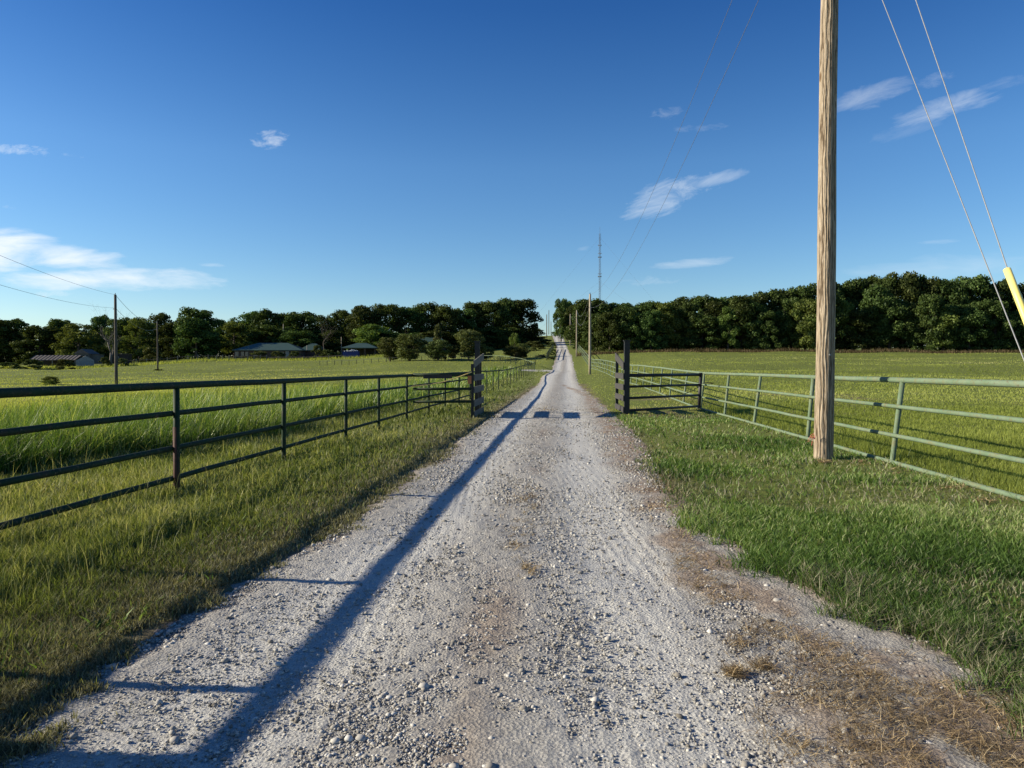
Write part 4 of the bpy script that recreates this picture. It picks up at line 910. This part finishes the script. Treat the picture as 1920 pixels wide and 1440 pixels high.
for q in range(5): f = q / 4; MB().box((xa + .1 + (xb - xa - .2) * f, d - 2.1, (zb + ze) / 2 - .1), (.14, .14, ze - zb)).build('post', M_post, root)
d = 180; x = at(163, d); zb = zat(682, d)
root = thing('old_house', (x, d, zb), 'derelict grey cottage with a gabled roof overgrown by trees', 'house')
MB().box((x, d, zb + 1.3), (3.4, 4, 2.6)).build('wall', M_grey, root)
MB().add([(x - 2, d - 2.3, zb + 2.5), (x + 2, d - 2.3, zb + 2.5), (x, d - 2.3, zb + 3.7), (x - 2, d + 2.3, zb + 2.5), (x + 2, d + 2.3, zb + 2.5), (x, d + 2.3, zb + 3.7)], [(0, 1, 2), (5, 4, 3), (0, 2, 5, 3), (1, 4, 5, 2), (0, 3, 4, 1)]).build('roof', M_roofr, root)
MB().box((x + .8, d - 2.03, zb + 1.3), (1.2, .06, 1.6)).build('doorway', M_dark, root)
x = at(183, d); o_ = thing('small_shed', (x, d, zb), 'small flat roofed grey shed right of the derelict cottage', 'shed')
MB().box((x, d, zb + 1.1), (2.2, 2, 2.3)).build('wall', M_grey, o_); MB().box((x, d, zb + 2.3), (2.5, 2.3, .1)).build('roof', M_roofr, o_)
x = at(228, 186); o_ = thing('small_shed', (x, 186, zat(681, 186)), 'small dark shed with one window right of the bleached tree', 'shed')
MB().box((x, 186, zat(681, 186) + 1.1), (4.5, 2, 2.5)).build('wall', M_dark, o_); MB().box((x, 186, zat(681, 186) + 2.4), (4.9, 2.4, .1)).build('roof', M_roofr, o_); window(o_, x - .6, 184.94, zat(681, 186) + 1.2, .9, .9)

# ------------------------------------------------------------------ field fences far off
def line_fence(name, pts, np_, ph, pw, rails, pm, rm, label, rr=.04):
    root = thing(name, (pts[0][0], pts[0][1], g1(*pts[0])), label, 'fence'); P = np.array(pts, float); tt = np.linspace(0, len(P) - 1, np_); Q = []
    for t_ in tt:
        k = min(int(t_), len(P) - 2); f = t_ - k; q = P[k] * (1 - f) + P[k + 1] * f; Q.append((q[0], q[1], g1(q[0], q[1])))
    for q in Q: MB().box((q[0], q[1], q[2] + ph / 2 - .1), (pw, pw, ph + .2)).build('post', pm, root)
    for h in rails: MB().tube([(q[0], q[1] - pw * .7, q[2] + h) for q in Q], rr, 5).build('rail', rm, root)
    return root
line_fence('post_and_rail_fence', [(at(236, 176), 176), (at(400, 180), 180), (at(500, 181), 181)], 18, 1.35, .16, (1.0, .25), M_post, M_poledark, 'grey wooden post and rail fence along the far side of the left field', .06)
line_fence('post_and_rail_fence', [(at(500, 181), 181), (at(640, 180), 180)], 7, 1.1, .13, (.75,), M_post, M_poledark, 'low fence running past the house front to the dumpster', .08)
line_fence('wire_fence', [(at(600, 150), 150), (at(760, 146), 146), (at(905, 140), 140)], 24, .95, .09, (.85,), M_poledark, M_cable, 'thin wire fence on short posts before the orchard', .015)
# ornamental fence between orchard and side drive with wheels
dA = [(at(905, 140), 140), (at(945, 133), 133), (at(980, 124), 124), (3.6, 113.2)]
line_fence('ornamental_fence', dA, 12, 1.35, .09, (1.3,), M_pipe, M_pipe, 'thin pipe fence closing off the field beside the side drive', .04)
for (px, d, lb) in ((935, 135, 'first'), (942, 134, 'second'), (954, 131, 'third'), (961, 129, 'fourth'), (968, 127.5, 'fifth'), (989, 121, 'sixth'), (993, 119.5, 'seventh')):
    x = at(px, d); z = g1(x, d) + .78; b = MB(); rr_ = .36
    b.tube([(x + rr_ * math.cos(q * .3927), d - .12, z + rr_ * math.sin(q * .3927)) for q in range(17)], .045, 5)
    root = thing('wagon_wheel', (x, d - .12, z - rr_), '%s from the left of the dark wheels hung on the ornamental fence' % lb, 'wheel', 'wheels on the ornamental fence'); b.build('rim', M_black, root)
    for q in range(3): b = MB(); a = q * 1.047; b.tube([(x - rr_ * math.cos(a), d - .12, z - rr_ * math.sin(a)), (x + rr_ * math.cos(a), d - .12, z + rr_ * math.sin(a))], .025, 4); b.build('spoke', M_black, root)
# swing gate and roadside fence beyond the side drive
gd = 128
g = thing('field_gate', (at(1004, gd), gd, g1(at(1004, gd), gd)), 'thin pipe field gate between the side drive and the roadside fence', 'gate')
for px in (1004, 1025): x = at(px, gd + (px - 1004) * .5); dd = gd + (px - 1004) * .5; MB().tube([(x, dd, g1(x, dd) - .2), (x, dd, g1(x, dd) + 1.4)], .07, 6).build('post', M_pipeL, g, True)
MB().tube([(at(1004, gd), gd, g1(at(1004, gd), gd) + 1.35), (at(1025, gd + 10), gd + 10, g1(at(1025, gd + 10), gd + 10) + 1.35)], .04, 6).build('rail', M_pipeL, g)
def fenceU(d): return np.interp(d, [138, 160, 190], [at(1025, 138), at(1031, 160), at(1038, 190)])
fence('pipe_fence', fenceU, list(np.arange(138, 190, 4.3)), [(1.4, .06), (1.0, .05), (.6, .05)], M_pipeL, 'green pipe fence overgrown with leaves left of the climbing road', prad=.06)
# brush pile on the lawn
x = at(1017, 150); o_ = bpy.data.objects.new('brush_pile', None); COL.objects.link(o_); o_.location = (x, 150, g1(x, 150)); tag(o_, 'low dark pile of cut brush on the lawn by the roadside fence', 'brush pile')
b = MB()
for q in range(60): a = rs.uniform(0, 3.14); l_ = rs.uniform(.3, 1.0); p = (x + rs.normal(0, .55), 150 + rs.normal(0, .4), g1(x, 150) + rs.uniform(.05, .5)); b.tube([p, (p[0] + math.cos(a) * l_, p[1] + math.sin(a) * l_, p[2] + rs.uniform(-.1, .35))], .04, 4)
b.build('branches', M_dark, o_)
